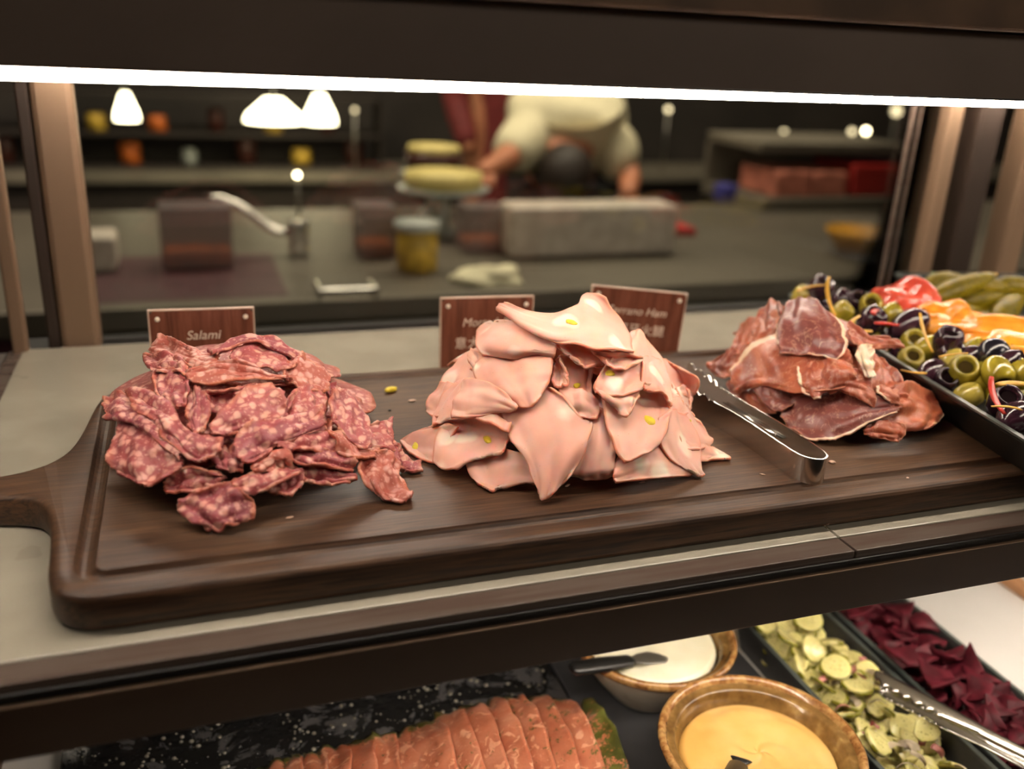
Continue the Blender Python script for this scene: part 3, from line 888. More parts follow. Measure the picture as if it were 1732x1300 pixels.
# cured ham, back to front:  fat = (side, from, to, width)
pro = [
 ('cured ham slice peeking out at the back left of its pile as a small peak',
  [[[(1278,540),(1307,508),(1332,518)],[(1272,556),(1304,545),(1334,545)],[(1270,572),(1304,570),(1334,570)]]], -5, None),
 ('cured ham slice on the left slope behind the white fat line',
  [[[(1252,548),(1285,532),(1326,522)],[(1238,580),(1272,570),(1318,550)],[(1228,604),(1258,600),(1314,575)]]], -3, None),
 ('cured ham slice at the far left, a dark red lobe by the tongs',
  [[[(1218,602),(1243,590),(1262,600)],[(1197,618),(1220,618),(1246,620)],[(1207,636),(1226,642),(1246,640)]]], -4, None),
 ('cured ham slice stretching right as a thin brown point towards the olives',
  [[[(1425,540),(1470,566),(1526,573)],[(1430,560),(1478,578),(1527,582)],[(1436,580),(1474,590),(1527,588)]]], -2, None),
 ('cured ham slice on the right side with a white fat corner, near the black tray',
  [[[(1445,575),(1474,588),(1496,602)],[(1448,612),(1484,616),(1514,625)],[(1450,648),(1490,656),(1529,648)],[(1455,654),(1492,661),(1527,656)]]], 0, [('b', .25, 1, .14)]),
 ('cured ham slice at the right foot of its pile, rounded with a white fat edge',
  [[[(1488,655),(1530,646),(1574,662),(1582,668)],[(1490,680,1),(1535,678,3),(1580,684,1),(1590,690)],[(1486,705,1),(1530,705,3),(1572,710,2),(1590,706)],[(1476,726,0),(1520,732,0),(1560,728,0),(1576,722)]]], -2, [('r', .2, 1, .06)]),
 ('cured ham slice folded orange-red at the very front right of its pile',
  [[[(1460,722,0),(1495,708,0),(1530,722,0)],[(1458,731,2),(1495,728,4),(1534,734,2)],[(1464,739,0),(1500,744,1),(1522,751,1)]]], 1, None),
 ('cured ham slice in deep shade at the left foot behind the tongs',
  [[[(1225,640),(1262,640),(1300,650)],[(1235,665),(1270,668),(1310,680)],[(1262,690),(1290,698),(1322,705)]]], -7, None),
 ('cured ham slice standing as a twisted purple hollow behind the tongs',
  [[[(1258,632,0),(1296,628,1),(1345,650,0)],[(1268,652,2),(1300,652,3),(1330,664,-9)],[(1284,672,2),(1312,676,2),(1346,676,-3)],[(1298,690,1),(1320,698,2),(1344,690,2)]]], 0, None),
 ('broad cured ham slice at the bottom with a long white fat rim facing front',
  [[[(1300,686,-6),(1350,668,-6),(1410,656,-6),(1470,656,-5),(1498,658,-2)],[(1318,708,-1),(1360,696,-2),(1412,686,-2),(1466,682,-1),(1516,678,0)],[(1332,728,1),(1374,724,2),(1420,714,2),(1464,700,2),(1528,690,1)],[(1352,743,1),(1394,750,2),(1438,738,2),(1478,713,2),(1531,697,1)]]], 3, [('b', .0, 1, .06)]),
 ('cured ham slice with an S-shaped white fat line at the right of its pile',
  [[[(1476,652,0),(1508,656,0),(1530,668,0)],[(1484,664,2),(1512,674,2),(1536,682,0)],[(1500,680,1),(1520,684,1),(1532,690,0)]]], 4, [('l', 0, 1, .09)]),
 ('cured ham slice torn and pale pink in the middle right of its pile',
  [[[(1395,630,0),(1438,622,0),(1474,634,0)],[(1404,648,2),(1444,648,4),(1480,664,2)],[(1416,660,1),(1452,676,3),(1486,697,2)]]], 6, None),
 ('large cured ham slice across the middle, white fat band down its left edge',
  [[[(1228,632,-1),(1252,598,-1),(1314,556,-2),(1370,556,-2),(1430,560,-2)],[(1232,645,1),(1268,614,3),(1320,590,4),(1372,590,4),(1446,590,1)],[(1236,658,0),(1278,632,4),(1326,626,6),(1376,624,6),(1452,620,3)],[(1240,668,-2),(1272,646,2),(1338,652,6),(1384,655,6),(1456,646,3)],[(1244,676,-6),(1276,654,-2),(1348,662,5),(1382,668,6),(1420,662,4)]]], 5, [('t', 0, .52, .09)]),
 ('cured ham slice folded forward at the centre with a white fat hook at its tip',
  [[[(1344,618,0),(1370,610,2),(1412,608,2),(1446,620,0)],[(1346,636,2),(1374,634,5),(1412,632,5),(1448,634,2)],[(1352,652,3),(1376,660,5),(1412,652,4),(1446,645,2)],[(1366,668,2),(1380,676,3),(1388,664,2),(1412,656,1)]]], 9, [('l', .0, .9, .07), ('b', 0, .5, .08)]),
 ('cured ham slice edged by a thick white crumpled lump of fat on the right',
  [[[(1444,596,0),(1456,584,3),(1478,578,1)],[(1448,606,2),(1462,604,5),(1476,594,2)],[(1456,618,2),(1466,618,4),(1480,612,3)],[(1466,636,1),(1475,642,3),(1484,632,2)]]], 9, [('all', 0, 1, 1)]),
 ('topmost cured ham slice, a dark oval dome with a pale rim',
  [[[(1324,522,-3),(1346,503,-4),(1376,504,-4),(1396,526,-4)],[(1314,545,0),(1346,532,2),(1386,534,1),(1424,548,-2)],[(1312,572,2),(1346,566,5),(1392,568,5),(1438,580,1)],[(1316,592,2),(1350,590,5),(1392,592,5),(1430,602,2)],[(1312,600,1),(1346,601,3),(1386,604,4),(1420,616,2)]]], 10, [('r', 0, 1, .035), ('b', .5, 1, .035), ('l', 0, .7, .03)]),
]
for i, (lab, pt, base, ft) in enumerate(pro):
    pt = [r if isinstance(r[0][0], (list, tuple)) else [r] for r in pt]
    meat('cured_ham', lab, pt, PRO, base, 'prosciutto', .0010, 'cured ham slices in the right pile', 500 + i, tone=.8 if ('dark oval' in lab or 'purple' in lab or 'long white fat rim' in lab) else .0, jag=.05, wrinkle=.0010, wfreq=70, fat=ft, rnd_c=.32, fold=.0030, curl=.0026)


# slices lying deeper inside each pile
def buried(kind, lab, mound, mat, n, R, seed, group, thick):
    rnd = random.Random(seed)
    for k in range(n):
        a = k * 2.39996 + rnd.uniform(-.3, .3)
        q = math.sqrt((k + .5) / n) * .42
        cx, cy = mound.c[0] + math.cos(a) * q * mound.rx, mound.c[1] + math.sin(a) * q * mound.ry
        m_ = 22
        V, Fc, E = [], [], []
        so = Vector((seed * .37, k * 3.3, 1))
        ph = rnd.uniform(0, 6.28)
        sink = .74 - .14 * (k % 3)
        for i in range(m_):
            for j in range(m_):
                u, w = i / (m_ - 1) * 2 - 1, j / (m_ - 1) * 2 - 1
                # square to disc
                du, dw = u * math.sqrt(1 - w * w / 2), w * math.sqrt(1 - u * u / 2)
                rr = R * (1 + .12 * noise.noise(Vector((du * 2, dw * 2, k)) + so))
                x, y = cx + du * rr, cy + dw * rr
                h, r_ = mound.z(x, y)
                z = h * sink * (1 - .10 * (k % 2)) + .0022 + .0035 * max(0, noise.noise(Vector((x * 38, y * 38, k)) + so) + .3) * min(1, h * 60)
                r_ = math.hypot((x - mound.c[0]) / mound.rx, (y - mound.c[1]) / mound.ry)
                if r_ > .72:
                    s_ = .72 / r_
                    x = mound.c[0] + (x - mound.c[0]) * s_; y = mound.c[1] + (y - mound.c[1]) * s_
                V.append((x, y, z))
                E.append((1 - max(abs(u), abs(w))) / 2)
        for i in range(m_ - 1):
            for j in range(m_ - 1):
                q_ = i * m_ + j
                Fc.append((q_, q_ + 1, q_ + m_ + 1, q_ + m_))
        me = bpy.data.meshes.new(kind + '_slice')
        me.from_pydata(V, [], Fc)
        at = me.attributes.new('edge', 'FLOAT', 'POINT'); at.data.foreach_set('value', E)
        for p in me.polygons: p.use_smooth = True
        o = link(kind + '_slice', me, mat)
        o.color = (.3, 0, 0, 1)
        md = o.modifiers.new('thickness', 'SOLIDIFY'); md.thickness = thick; md.offset = 0
        tag(o, lab, kind + ' slice', group)


buried('mortadella', 'mortadella slice lying deep inside the pink pile, mostly covered', MORT, 'mortadella', 9, .045, 3, 'mortadella slices deep in the pile', .0016)
buried('salami', 'salami slice lying deep inside the left pile, mostly covered', SAL, 'salami', 10, .042, 5, 'salami slices deep in the pile', .0016)
buried('cured_ham', 'cured ham slice lying deep inside the right pile, mostly covered', PRO, 'prosciutto', 8, .038, 8, 'cured ham slices deep in the pile', .001)

# ---------------------------------------------------------------- the cutting board
def board():
    root = empty('cutting_board', (.24, .54, -.02))
    tag(root, 'long dark walnut cutting board with handle and juice groove on the shelf', 'cutting board')
    left = [(-.30, .552), (-.150, .5465), (-.135, .5455), (-.114, .547), (-.098, .552), (-.087, .562), (-.080, .577), (-.0755, .600), (-.072, .635), (-.069, .660), (-.064, .671), (-.054, .6765), (-.035, .678), (-.02, .678)]
    right = [(.585, .678), (.600, .678), (.618, .672), (.625, .655), (.625, .425), (.618, .408), (.600, .402), (.585, .402)]
    low = [(-.035, .402), (-.050, .402), (-.062, .4045), (-.071, .411), (-.0765, .425), (-.078, .455), (-.081, .484), (-.0855, .502), (-.093, .513), (-.110, .519), (-.135, .521), (-.150, .521), (-.30, .518)]
    poly = [Vector((a, b)) for a, b in left + right + low]
    pts = [p for p in poly]
    for it in range(2):                      # corner cutting
        q = []
        for i, p in enumerate(pts):
            nx = pts[(i + 1) % len(pts)]
            L_ = (nx - p).length
            f_ = .25 if L_ < .05 else .004 / L_
            q += [p.lerp(nx, f_), nx.lerp(p, f_)]
        pts = q
    n = len(pts)
    area = sum(pts[i].x * pts[(i + 1) % n].y - pts[(i + 1) % n].x * pts[i].y for i in range(n))
    if area < 0: pts.reverse()
    nor = []
    for i in range(n):
        d = (pts[(i + 1) % n] - pts[i - 1])
        nor.append(Vector((d.y, -d.x)).normalized())
    bm = bmesh.new()
    lv = [(.0035, 0), (.0018, -.0006), (.0006, -.0018), (0, -.0035), (0, -.0165), (.0006, -.0182), (.0018, -.0194), (.0035, -.02)]
    loops = [[bm.verts.new((p.x - q.x * ins, p.y - q.y * ins, z)) for p, q in zip(pts, nor)] for ins, z in lv]
    for a, b in zip(loops, loops[1:]):
        for i in range(n):
            bm.faces.new((a[i], a[(i + 1) % n], b[(i + 1) % n], b[i]))
    bm.faces.new(loops[-1])
    # juice groove: a rounded rectangle running round the top
    ring = []
    x0, x1, y0, y1, r = -.0605, .605, .4205, .662, .012
    for (cx, cy, a0) in ((x1 - r, y1 - r, 0), (x0 + r, y1 - r, 90), (x0 + r, y0 + r, 180), (x1 - r, y0 + r, 270)):
        for k in range(9):
            a = math.radians(a0 + k * 11.25)
            ring.append(Vector((cx + r * math.cos(a), cy + r * math.sin(a), 0)))
    m_ = len(ring)
    prof = [(.0052, 0), (.0047, -.0012), (.0036, -.0030), (.0018, -.0042), (0, -.0046), (-.0018, -.0042), (-.0036, -.0030), (-.0047, -.0012), (-.0052, 0)]
    gl = []
    for off, z in prof:
        lp = []
        for i, p in enumerate(ring):
            d = (ring[(i + 1) % m_] - ring[i - 1]).normalized()
            lp.append(bm.verts.new((p.x + d.y * off, p.y - d.x * off, z)))
        gl.append(lp)
    for a, b in zip(gl, gl[1:]):
        for i in range(m_):
            bm.faces.new((a[i], a[(i + 1) % m_], b[(i + 1) % m_], b[i]))
    bm.faces.new(gl[-1])
    from mathutils.geometry import tessellate_polygon
    allv = loops[0] + gl[0]
    for tri in tessellate_polygon([[v_.co for v_ in loops[0]], [v_.co for v_ in gl[0]]]):
        try: bm.faces.new([allv[i] for i in tri])
        except ValueError: pass
    o = from_bm('board_body', bm, 'walnut', None, smooth=False)
    me = o.data
    for p in me.polygons: p.use_smooth = p.area < 2e-4
    me.transform(Matrix.Translation((-.24, -.54, .02)))
    o.parent = root
    if not me.materials: me.materials.append(M['walnut'])
    return root


board()

# crumbs and loose nuts on the board
def loose(name, px, py, sx, sy, sz, m, label, cat, rz=0, z=0):
    bm = bmesh.new()
    bmesh.ops.create_icosphere(bm, subdivisions=3, radius=1)
    for v_ in bm.verts:
        q = 1 + .3 * noise.noise(v_.co * 1.7 + Vector((px, py, 0)))
        v_.co = Vector((v_.co.x * sx * q, v_.co.y * sy * q, (v_.co.z + 1) * sz * .5))
    o = from_bm(name, bm, m)
    p = onz(px, py, z)
    o.location = (p.x, p.y, z + .0002)
    o.rotation_euler = (0, 0, rz)
    return tag(o, label, cat)


loose('pistachio', 661, 663, .0052, .0027, .004, 'pistachio', 'loose yellow pistachio half on the board between salami and mortadella', 'pistachio', .35)
loose('meat_crumb', 697, 679, .003, .0016, .0014, 'crumb', 'pale crumb of meat on the board just left of the mortadella pile', 'crumb', .1)
loose('pepper_grain', 659, 695, .0013, .001, .001, 'pepper_corn', 'tiny black pepper grain on the board below the loose pistachio', 'pepper grain')
loose('meat_crumb', 490, 876, .0022, .0009, .0008, 'crumb', 'pale crumb lying on the bare board in front of the salami', 'crumb', .2)
loose('meat_crumb', 484, 840, .0018, .0015, .002, 'crumb', 'white fat crumb at the tip of the lowest middle salami slice', 'crumb', .2)
loose('meat_crumb', 1086, 817, .0022, .0008, .0008, 'crumb', 'pale crumb at the front foot of the mortadella pile', 'crumb', .2)
loose('meat_crumb', 960, 822, .0022, .0009, .0009, 'crumb', 'pale crumb right of the long centre mortadella slice tip', 'crumb', .6)
loose('meat_crumb', 1407, 783, .0022, .0016, .0016, 'crumb', 'cream crumb beside the rounded bend of the small tongs', 'crumb', -.4)
loose('meat_crumb', 1289, 803, .0018, .0007, .0007, 'crumb', 'tiny pale crumb on the board below the small tongs', 'crumb', -.6)
loose('meat_crumb', 1535, 809, .0010, .0008, .0007, 'crumb', 'speck of white crumb on the board below the cured ham', 'crumb', 0)

# ---------------------------------------------------------------- tongs
def frame_strip(name, top, h, th, m, parent=None, teeth=None, zb=0.0):
    """steel strip standing on edge: top = list of (x, y, zbottom, ztop)"""
    bm = bmesh.new()
    n = len(top)
    rows = []
    for i, (x, y, z0, z1) in enumerate(top):
        a, b = Vector(top[max(i - 1, 0)][:2]), Vector(top[min(i + 1, n - 1)][:2])
        d = (b - a).normalized()
        s_ = Vector((d.y, -d.x)) * th / 2
        rows.append([bm.verts.new((x + s_.x, y + s_.y, z0)), bm.verts.new((x + s_.x, y + s_.y, z1)), bm.verts.new((x - s_.x, y - s_.y, z1)), bm.verts.new((x - s_.x, y - s_.y, z0))])
    for a, b in zip(rows, rows[1:]):
        for k in range(4):
            bm.faces.new((a[k], a[(k + 1) % 4], b[(k + 1) % 4], b[k]))
    bm.faces.new(rows[0][::-1]); bm.faces.new(rows[-1])
    o = from_bm(name, bm, m, parent, smooth=False)
    for p in o.data.polygons: p.use_smooth = False
    return o


def tongs():
    root = empty('tongs', (.352, .50, 0))
    tag(root, 'small polished steel serving tongs lying on edge between mortadella and cured ham', 'tongs')
    # path: near arm tip -> bend -> far arm tip
    near = [(.330, .556), (.334, .540), (.339, .520), (.3425, .500), (.344, .480), (.3445, .460), (.345, .445)]
    bend = [(.3455, .434), (.3475, .4265), (.352, .4215), (.3575, .4205), (.3625, .424), (.3645, .431)]
    far = [(.3650, .445), (.3645, .468), (.3625, .500), (.360, .528), (.3595, .548), (.3585, .566), (.357, .590)]
    P = np.array([(a, b, 0) for a, b in near + bend + far])
    out = []
    N = 150
    for i in range(N + 1):
        t_ = i / N * (len(P) - 1)
        p = cr(P, t_)
        tn = t_ / (len(P) - 1)
        dist = min(t_, len(P) - 1 - t_)          # 0 at a tip
        z0, z1 = .0004, .0176
        if dist < 2.2:                           # jaws widen
            w = 1 - dist / 2.2
            z1 += .004 * w
        if dist < 1.9:                           # serrated jaw edge
            z1 += .0012 * (1 if (i % 4) < 2 else -1)
        out.append((p[0], p[1], z0, z1))
    o = frame_strip('tong_arms', out, 0, .0011, 'steel', None)
    o.data.transform(Matrix.Translation((-.352, -.50, 0)))
    o.parent = root
    for f in o.data.polygons: f.use_smooth = True
    md = o.modifiers.new('e', 'EDGE_SPLIT'); md.split_angle = math.radians(40)
    # pressed rib inside the far arm
    rib = tube('stiffening_rib', [(.3625 - .352, .470 - .5, .009), (.3605 - .352, .50 - .5, .0092), (.3575 - .352, .536 - .5, .009)], [.0012, .0022, .0010], 'steel', root, 10, .6)


tongs()

# ---------------------------------------------------------------- display case
case = empty('display_case', (.5, .62, -LIFT))
tag(case, 'bronze framed glass buffet display case with a lit canopy and white shelves', 'display case')


def cbox(name, lo, hi, m, bev=.001, parent=case):
    """box given in scene coordinates, stored relative to the case"""
    o = box(name, lo, hi, m, None, bev)
    o.data.transform(Matrix.Translation((-.5, -.62, LIFT)))
    o.parent = parent
    return o


XL, XR = -.143, 1.35
seam = onz(1410, 900, -.02).x
tag(cbox('shelf_panel', (XL, .3915, -.030), (seam - .0008, .845, -.0202), 'shelf', .0006), 'left white glass shelf panel')
tag(cbox('shelf_panel', (seam + .0008, .3915, -.030), (XR, .845, -.0202), 'shelf', .0006), 'right white glass shelf panel')
cbox('shelf_edge', (XL - .2, .3755, -.0300), (seam - .0008, .391, -.0206), 'edgeband', .0005)
cbox('shelf_edge', (seam + .0008, .3755, -.0300), (XR, .391, -.0206), 'edgeband', .0005)
cbox('shelf_trim', (-.45, .3735, -.0300), (XR, .3752, -.0250), 'blacktrim', .0004)
cbox('shelf_rail', (-.45, .3722, -.0590), (XR, .3890, -.0304), 'rail', .0008)
cbox('shelf_trim', (-.45, .3719, -.0310), (XR, .3765, -.0302), 'bronze', .0002)
# left of the shelf: the dark end of the case
cbox('end_panel', (-.45, .3915, -.060), (XL - .012, .845, -.0225), 'bronze_dark', .001)
cbox('end_trim', (XL - .011, .3915, -.030), (XL - .0005, .845, -.0215), 'edgeband', .0005)
# posts
cbox('post', (-.150, .838, -.03), (-.138, .850, .30), 'bronze', .002)
cbox('post', (-.1135, .850, -.06), (-.0815, .880, .30), 'bronze', .005)
cbox('post', (-.1240, .852, -.06), (-.1140, .880, .30), 'bronze_dark', .002)
for (a, b, m_) in ((.812, .832, 'bronze'), (.856, .890, 'bronze_dark'), (.935, .965, 'bronze')):
    cbox('post', (a, .852, -.06), (b, .885, .30), m_, .004)
cbox('glass_edge', (.768, .862, -.02), (.772, .8660, .30), 'edgeband', .0005)
cbox('glass_edge', (.780, .862, -.02), (.7815, .8660, .30), 'edgeband', .0003)
pane = cbox('glass_pane', (-.0812, .868, -.02), (.812, .872, .30), 'glass', 0)
cbox('back_rail', (-.15, .852, -.10), (1.0, .885, -.0225), 'blacktrim', .002)
# canopy
cbox('canopy', (-.6, .450, .2300), (XR + .3, .89, .262), 'fascia', .001)
cbox('canopy_face', (-.6, .4440, .2290), (XR + .3, .4500, .2655), 'fascia', .001)
cbox('canopy_shadow_gap', (-.6, .450, .262), (XR + .3, .88, .2660), 'blacktrim', .0005)
cbox('canopy_top', (-.6, .4380, .2660), (XR + .3, .90, .292), 'wood_light', .002)
led = cbox('light_strip', (-.30, .4440, .2247), (XR, .4500, .2284), 'led', .0008)
cbox('light_channel', (-.6, .4440, .2287), (XR, .4560, .2300), 'blacktrim', .0003)
cbox('added_back_strip', (-.10, .828, .2262), (XR, .832, .2298), 'led_fill', .0005)  # unseen strip added to brighten the back of the shelf
# lower storey
cbox('lower_shelf', (-.45, .20, -.275), (XR, .86, -.2562), 'white_base', .001)
cbox('lower_edge', (-.45, .20, -.2562), (-.155, .86, -.2500), 'wood_light', .001)
cbox('wood_edge', (.768, .20, -.2562), (.786, .86, -.2460), 'tan_edge', .0015)
cbox('lower_back', (-.45, .862, -.275), (XR, .872, -.06), 'cabinet', .001)
cbox('base_cabinet', (-.45, .24, -LIFT), (XR, .86, -.2755), 'cabinet', .004)
cbox('lower_light', (.0, .3920, -.0580), (XR, .4000, -.0500), 'led_low', .001)

# ---------------------------------------------------------------- name cards
def text_mesh(body, size, m, parent, loc, shear=0, font=None, space=1.0):
    cu = bpy.data.curves.new('lettering', 'FONT')
    cu.body = body
    cu.size = size
    cu.extrude = .00015
    cu.align_x = 'CENTER'
    cu.shear = shear
    cu.space_character = space
    ob = bpy.data.objects.new('lettering', cu)
    C.objects.link(ob)
    dg = bpy.context.evaluated_depsgraph_get()
    me = bpy.data.meshes.new_from_object(ob.evaluated_get(dg))
    bpy.data.objects.remove(ob)
    me.transform(Matrix.Rotation(math.pi / 2, 4, 'X'))
    me.transform(Matrix.Translation(loc))
    me.materials.clear()
    return link('lettering', me, m, parent)


def name_card(pxy, w, h, rz, tilt, label, top, sub, foot=False):
    p = pxy
    root = empty('name_card', (p[0], p[1], -.0192 + abs(math.sin(tilt[1])) * w / 2))
    root.rotation_euler = (tilt[0], tilt[1], rz)
    tag(root, label, 'name card', 'name cards behind the board')
    bm = bmesh.new()
    add_box(bm, (-w / 2, -.0012, 0), (w / 2, .0012, h), 0)
    es = [e for e in bm.edges if abs(e.verts[0].co.x - e.verts[1].co.x) < 1e-6 and abs(e.verts[0].co.z - e.verts[1].co.z) < 1e-6]
    bmesh.ops.bevel(bm, geom=es, offset=.002, segments=3, affect='EDGES')
    panel = from_bm('card_panel', bm, 'card', root, smooth=False)
    bm = bmesh.new()
    e = .0011
    add_box(bm, (-w / 2 - e, -.0016, .0002), (-w / 2, .0016, h), .0003)
    add_box(bm, (w / 2, -.0016, .0002), (w / 2 + e, .0016, h), .0003)
    add_box(bm, (-w / 2 - e, -.0016, h), (w / 2 + e, .0016, h + e), .0003)
    from_bm('acrylic_edge', bm, 'card_edge', root, smooth=False)
    for sx in (-1, 1):
        for zz in (.005, h - .0062):
            bm = bmesh.new()
            bmesh.ops.create_uvsphere(bm, u_segments=14, v_segments=8, radius=.0019)
            for v_ in bm.verts: v_.co = Vector((v_.co.x + sx * (w / 2 - .0055), v_.co.y * .5 - .0014, v_.co.z + zz))
            from_bm('screw', bm, 'screw', panel)
    text_mesh(top, .0098, 'letter', panel, (0, -.0016, h * .66), .25)
    text_mesh(sub, .0105, 'letter', panel, (0, -.0016, h * .40), 0, space=1.08)
    if foot:
        box('card_foot', (-w / 2 + .012, -.0050, .0003), (w / 2 - .006, -.0015, .0075), 'foot', root)
    box('card_prop', (-.010, .0016, .0), (.010, .026, .0030), 'card', root)
    return root


def card_at(x0, x1, ytop, ybot_z, y, *a, **k):
    pass


A, B = ony(250, 522, .705), ony(427, 522, .705)
name_card(((A.x + B.x) / 2, .705), .0745, .0665, math.radians(-3), (math.radians(-3), 0), 'reddish wood-print name card reading Salami, standing behind the salami pile', 'Salami', '\u6c99\u6a02\u7f8e\u8178')
A, B = ony(747, 502, .695), ony(902, 501, .695)
name_card(((A.x + B.x) / 2, .695), .0770, .0690, math.radians(-4), (math.radians(-2), 0), 'reddish wood-print name card reading Mortadella, behind the left of the pink pile', 'Mortadella', '\u610f\u5927\u5229\u8089\u8178', foot=True)
A, B = ony(1005, 487, .700), ony(1153, 500, .700)
name_card(((A.x + B.x) / 2 - .002, .702), .0840, .0650, math.radians(-14), (math.radians(-3), math.radians(4)), 'tilted reddish name card reading Serrano Ham, behind the right of the pink pile', 'Serrano Ham', '\u897f\u73ed\u7259\u706b\u817f')

# ---------------------------------------------------------------- trays
def tray(name, cx, cy, z0, w, l, h, rz, m, label, cat='tray', slope=.012, rim='tray_rim', group=None):
    root = empty(name, (cx, cy, z0), rz)
    tag(root, label, cat, group)
    bm = bmesh.new()

    def loop(hw, hl, z, r=.012, k=5):
        vs = []
        for (sx, sy, a0) in ((1, 1, 0), (-1, 1, 90), (-1, -1, 180), (1, -1, 270)):
            for i in range(k):
                a = math.radians(a0 + 90 * i / (k - 1))
                vs.append(bm.verts.new((sx * (hw - r) + r * math.cos(a), sy * (hl - r) + r * math.sin(a), z)))
        return vs
    W, L = w / 2, l / 2
    ls = [loop(W - slope, L - slope, 0), loop(W - .001, L - .001, h - .003), loop(W, L, h), loop(W - .0035, L - .0035, h), loop(W - .0045, L - .0045, h - .002), loop(W - slope - .003, L - slope - .003, .003)]
    for a, b in zip(ls, ls[1:]):
        n = len(a)
        for i in range(n):
            bm.faces.new((a[i], a[(i + 1) % n], b[(i + 1) % n], b[i]))
    bm.faces.new(ls[0][::-1]); bm.faces.new(ls[-1])
    from_bm('tray_body', bm, m, root, smooth=False)
    bm = bmesh.new()
    ls = [loop(W + .0002, L + .0002, h - .0006), loop(W + .0002, L + .0002, h + .0008), loop(W - .0037, L - .0037, h + .0008), loop(W - .0037, L - .0037, h - .0006)]
    for a, b in zip(ls, ls[1:] + ls[:1]):
        n = len(a)
        for i in range(n):
            bm.faces.new((a[i], a[(i + 1) % n], b[(i + 1) % n], b[i]))
    from_bm('tray_rim', bm, rim, root, smooth=False)
    return root


# olive tray on the right: long axis from front-left to back-left of its rim
TA, TB = Vector((.542, .735)), Vector((.478, .370))
dirv = (TA - TB).normalized()
rzT = math.atan2(dirv.y, dirv.x) - math.pi / 2
TW, TL, TH = .165, .37, .030
side = Vector((dirv.y, -dirv.x))
tc = (TA + TB) / 2 + side * TW / 2
tray('serving_tray', tc.x, tc.y, .0003, TW, TL, TH, rzT, 'tray', 'black rectangular tray of olives and roasted peppers at the right end of the board', slope=.02)
# gherkin tray beyond it
tc2 = Vector((.86, .70))
tray('serving_tray', .835, .665, -.0198, .20, .33, .035, rzT, 'tray', 'black tray holding whole gherkins at the far right of the shelf', slope=.012)


def T2W(u, w):
    """tray coordinates: u across from the left rim, w along from the back rim"""
    p = TA + side * u - dirv * w
    return p


# ---------------------------------------------------------------- olives
def make_olive(m, hole, seed, L=1.22, pitted=True):
    bm = bmesh.new()
    bmesh.ops.create_uvsphere(bm, u_segments=24, v_segments=16, radius=1)
    for v_ in bm.verts:
        c = v_.co.copy()
        q = 1 + .05 * noise.noise(c * 1.6 + Vector((seed, 0, 0)))
        v_.co = Vector((c.x * q, c.y * q, c.z * L * q * (1 - .06 * c.z)))
        if pitted and c.z > .80:      # cavity at one end
            f = (c.z - .80) / .20
            v_.co.z -= f * 1.5
            v_.co.x *= 1.02; v_.co.y *= 1.02
    for v_ in bm.verts: v_.co *= .0098
    o = from_bm('olive', bm, m)
    if pitted:
        bm = bmesh.new()
        bmesh.ops.create_circle(bm, cap_ends=True, segments=16, radius=.0042)
        for v_ in bm.verts: v_.co.z += .0046 * L
        from_bm('cavity', bm, hole, o, smooth=False)
    return o


protos = {
    'green': make_olive('olive_green', 'hole', 1),
    'whole': make_olive('olive_green', 'hole', 2, 1.2, False),
    'pale': make_olive('olive_pale', 'hole', 3),
    'dark': make_olive('olive_dark', 'hole_dark', 4, 1.3),
    'wholedark': make_olive('olive_dark', 'hole_dark', 5, 1.35, False),
    'black': make_olive('olive_black', 'hole_dark', 6, 1.1, False),
}
used = set()
KN = {'green': 'pitted green olive', 'whole': 'smooth green olive', 'pale': 'pale yellow-green pitted olive', 'dark': 'pitted purple olive', 'wholedark': 'smooth purple olive', 'black': 'round black olive'}


def put_olive(kind, loc, rot, label, group, sc=1.0):
    src = protos[kind]
    if kind in used: o = copy_tree(src)
    else:
        used.add(kind); o = src
    o.location = loc
    o.rotation_euler = rot
    o.scale = (sc,) * 3
    tag(o, label, 'olive', group)
    return o


def up_rot(ax):
    """rotation that points the olive's cavity along ax"""
    return Vector(ax).normalized().to_track_quat('Z', 'Y').to_euler()


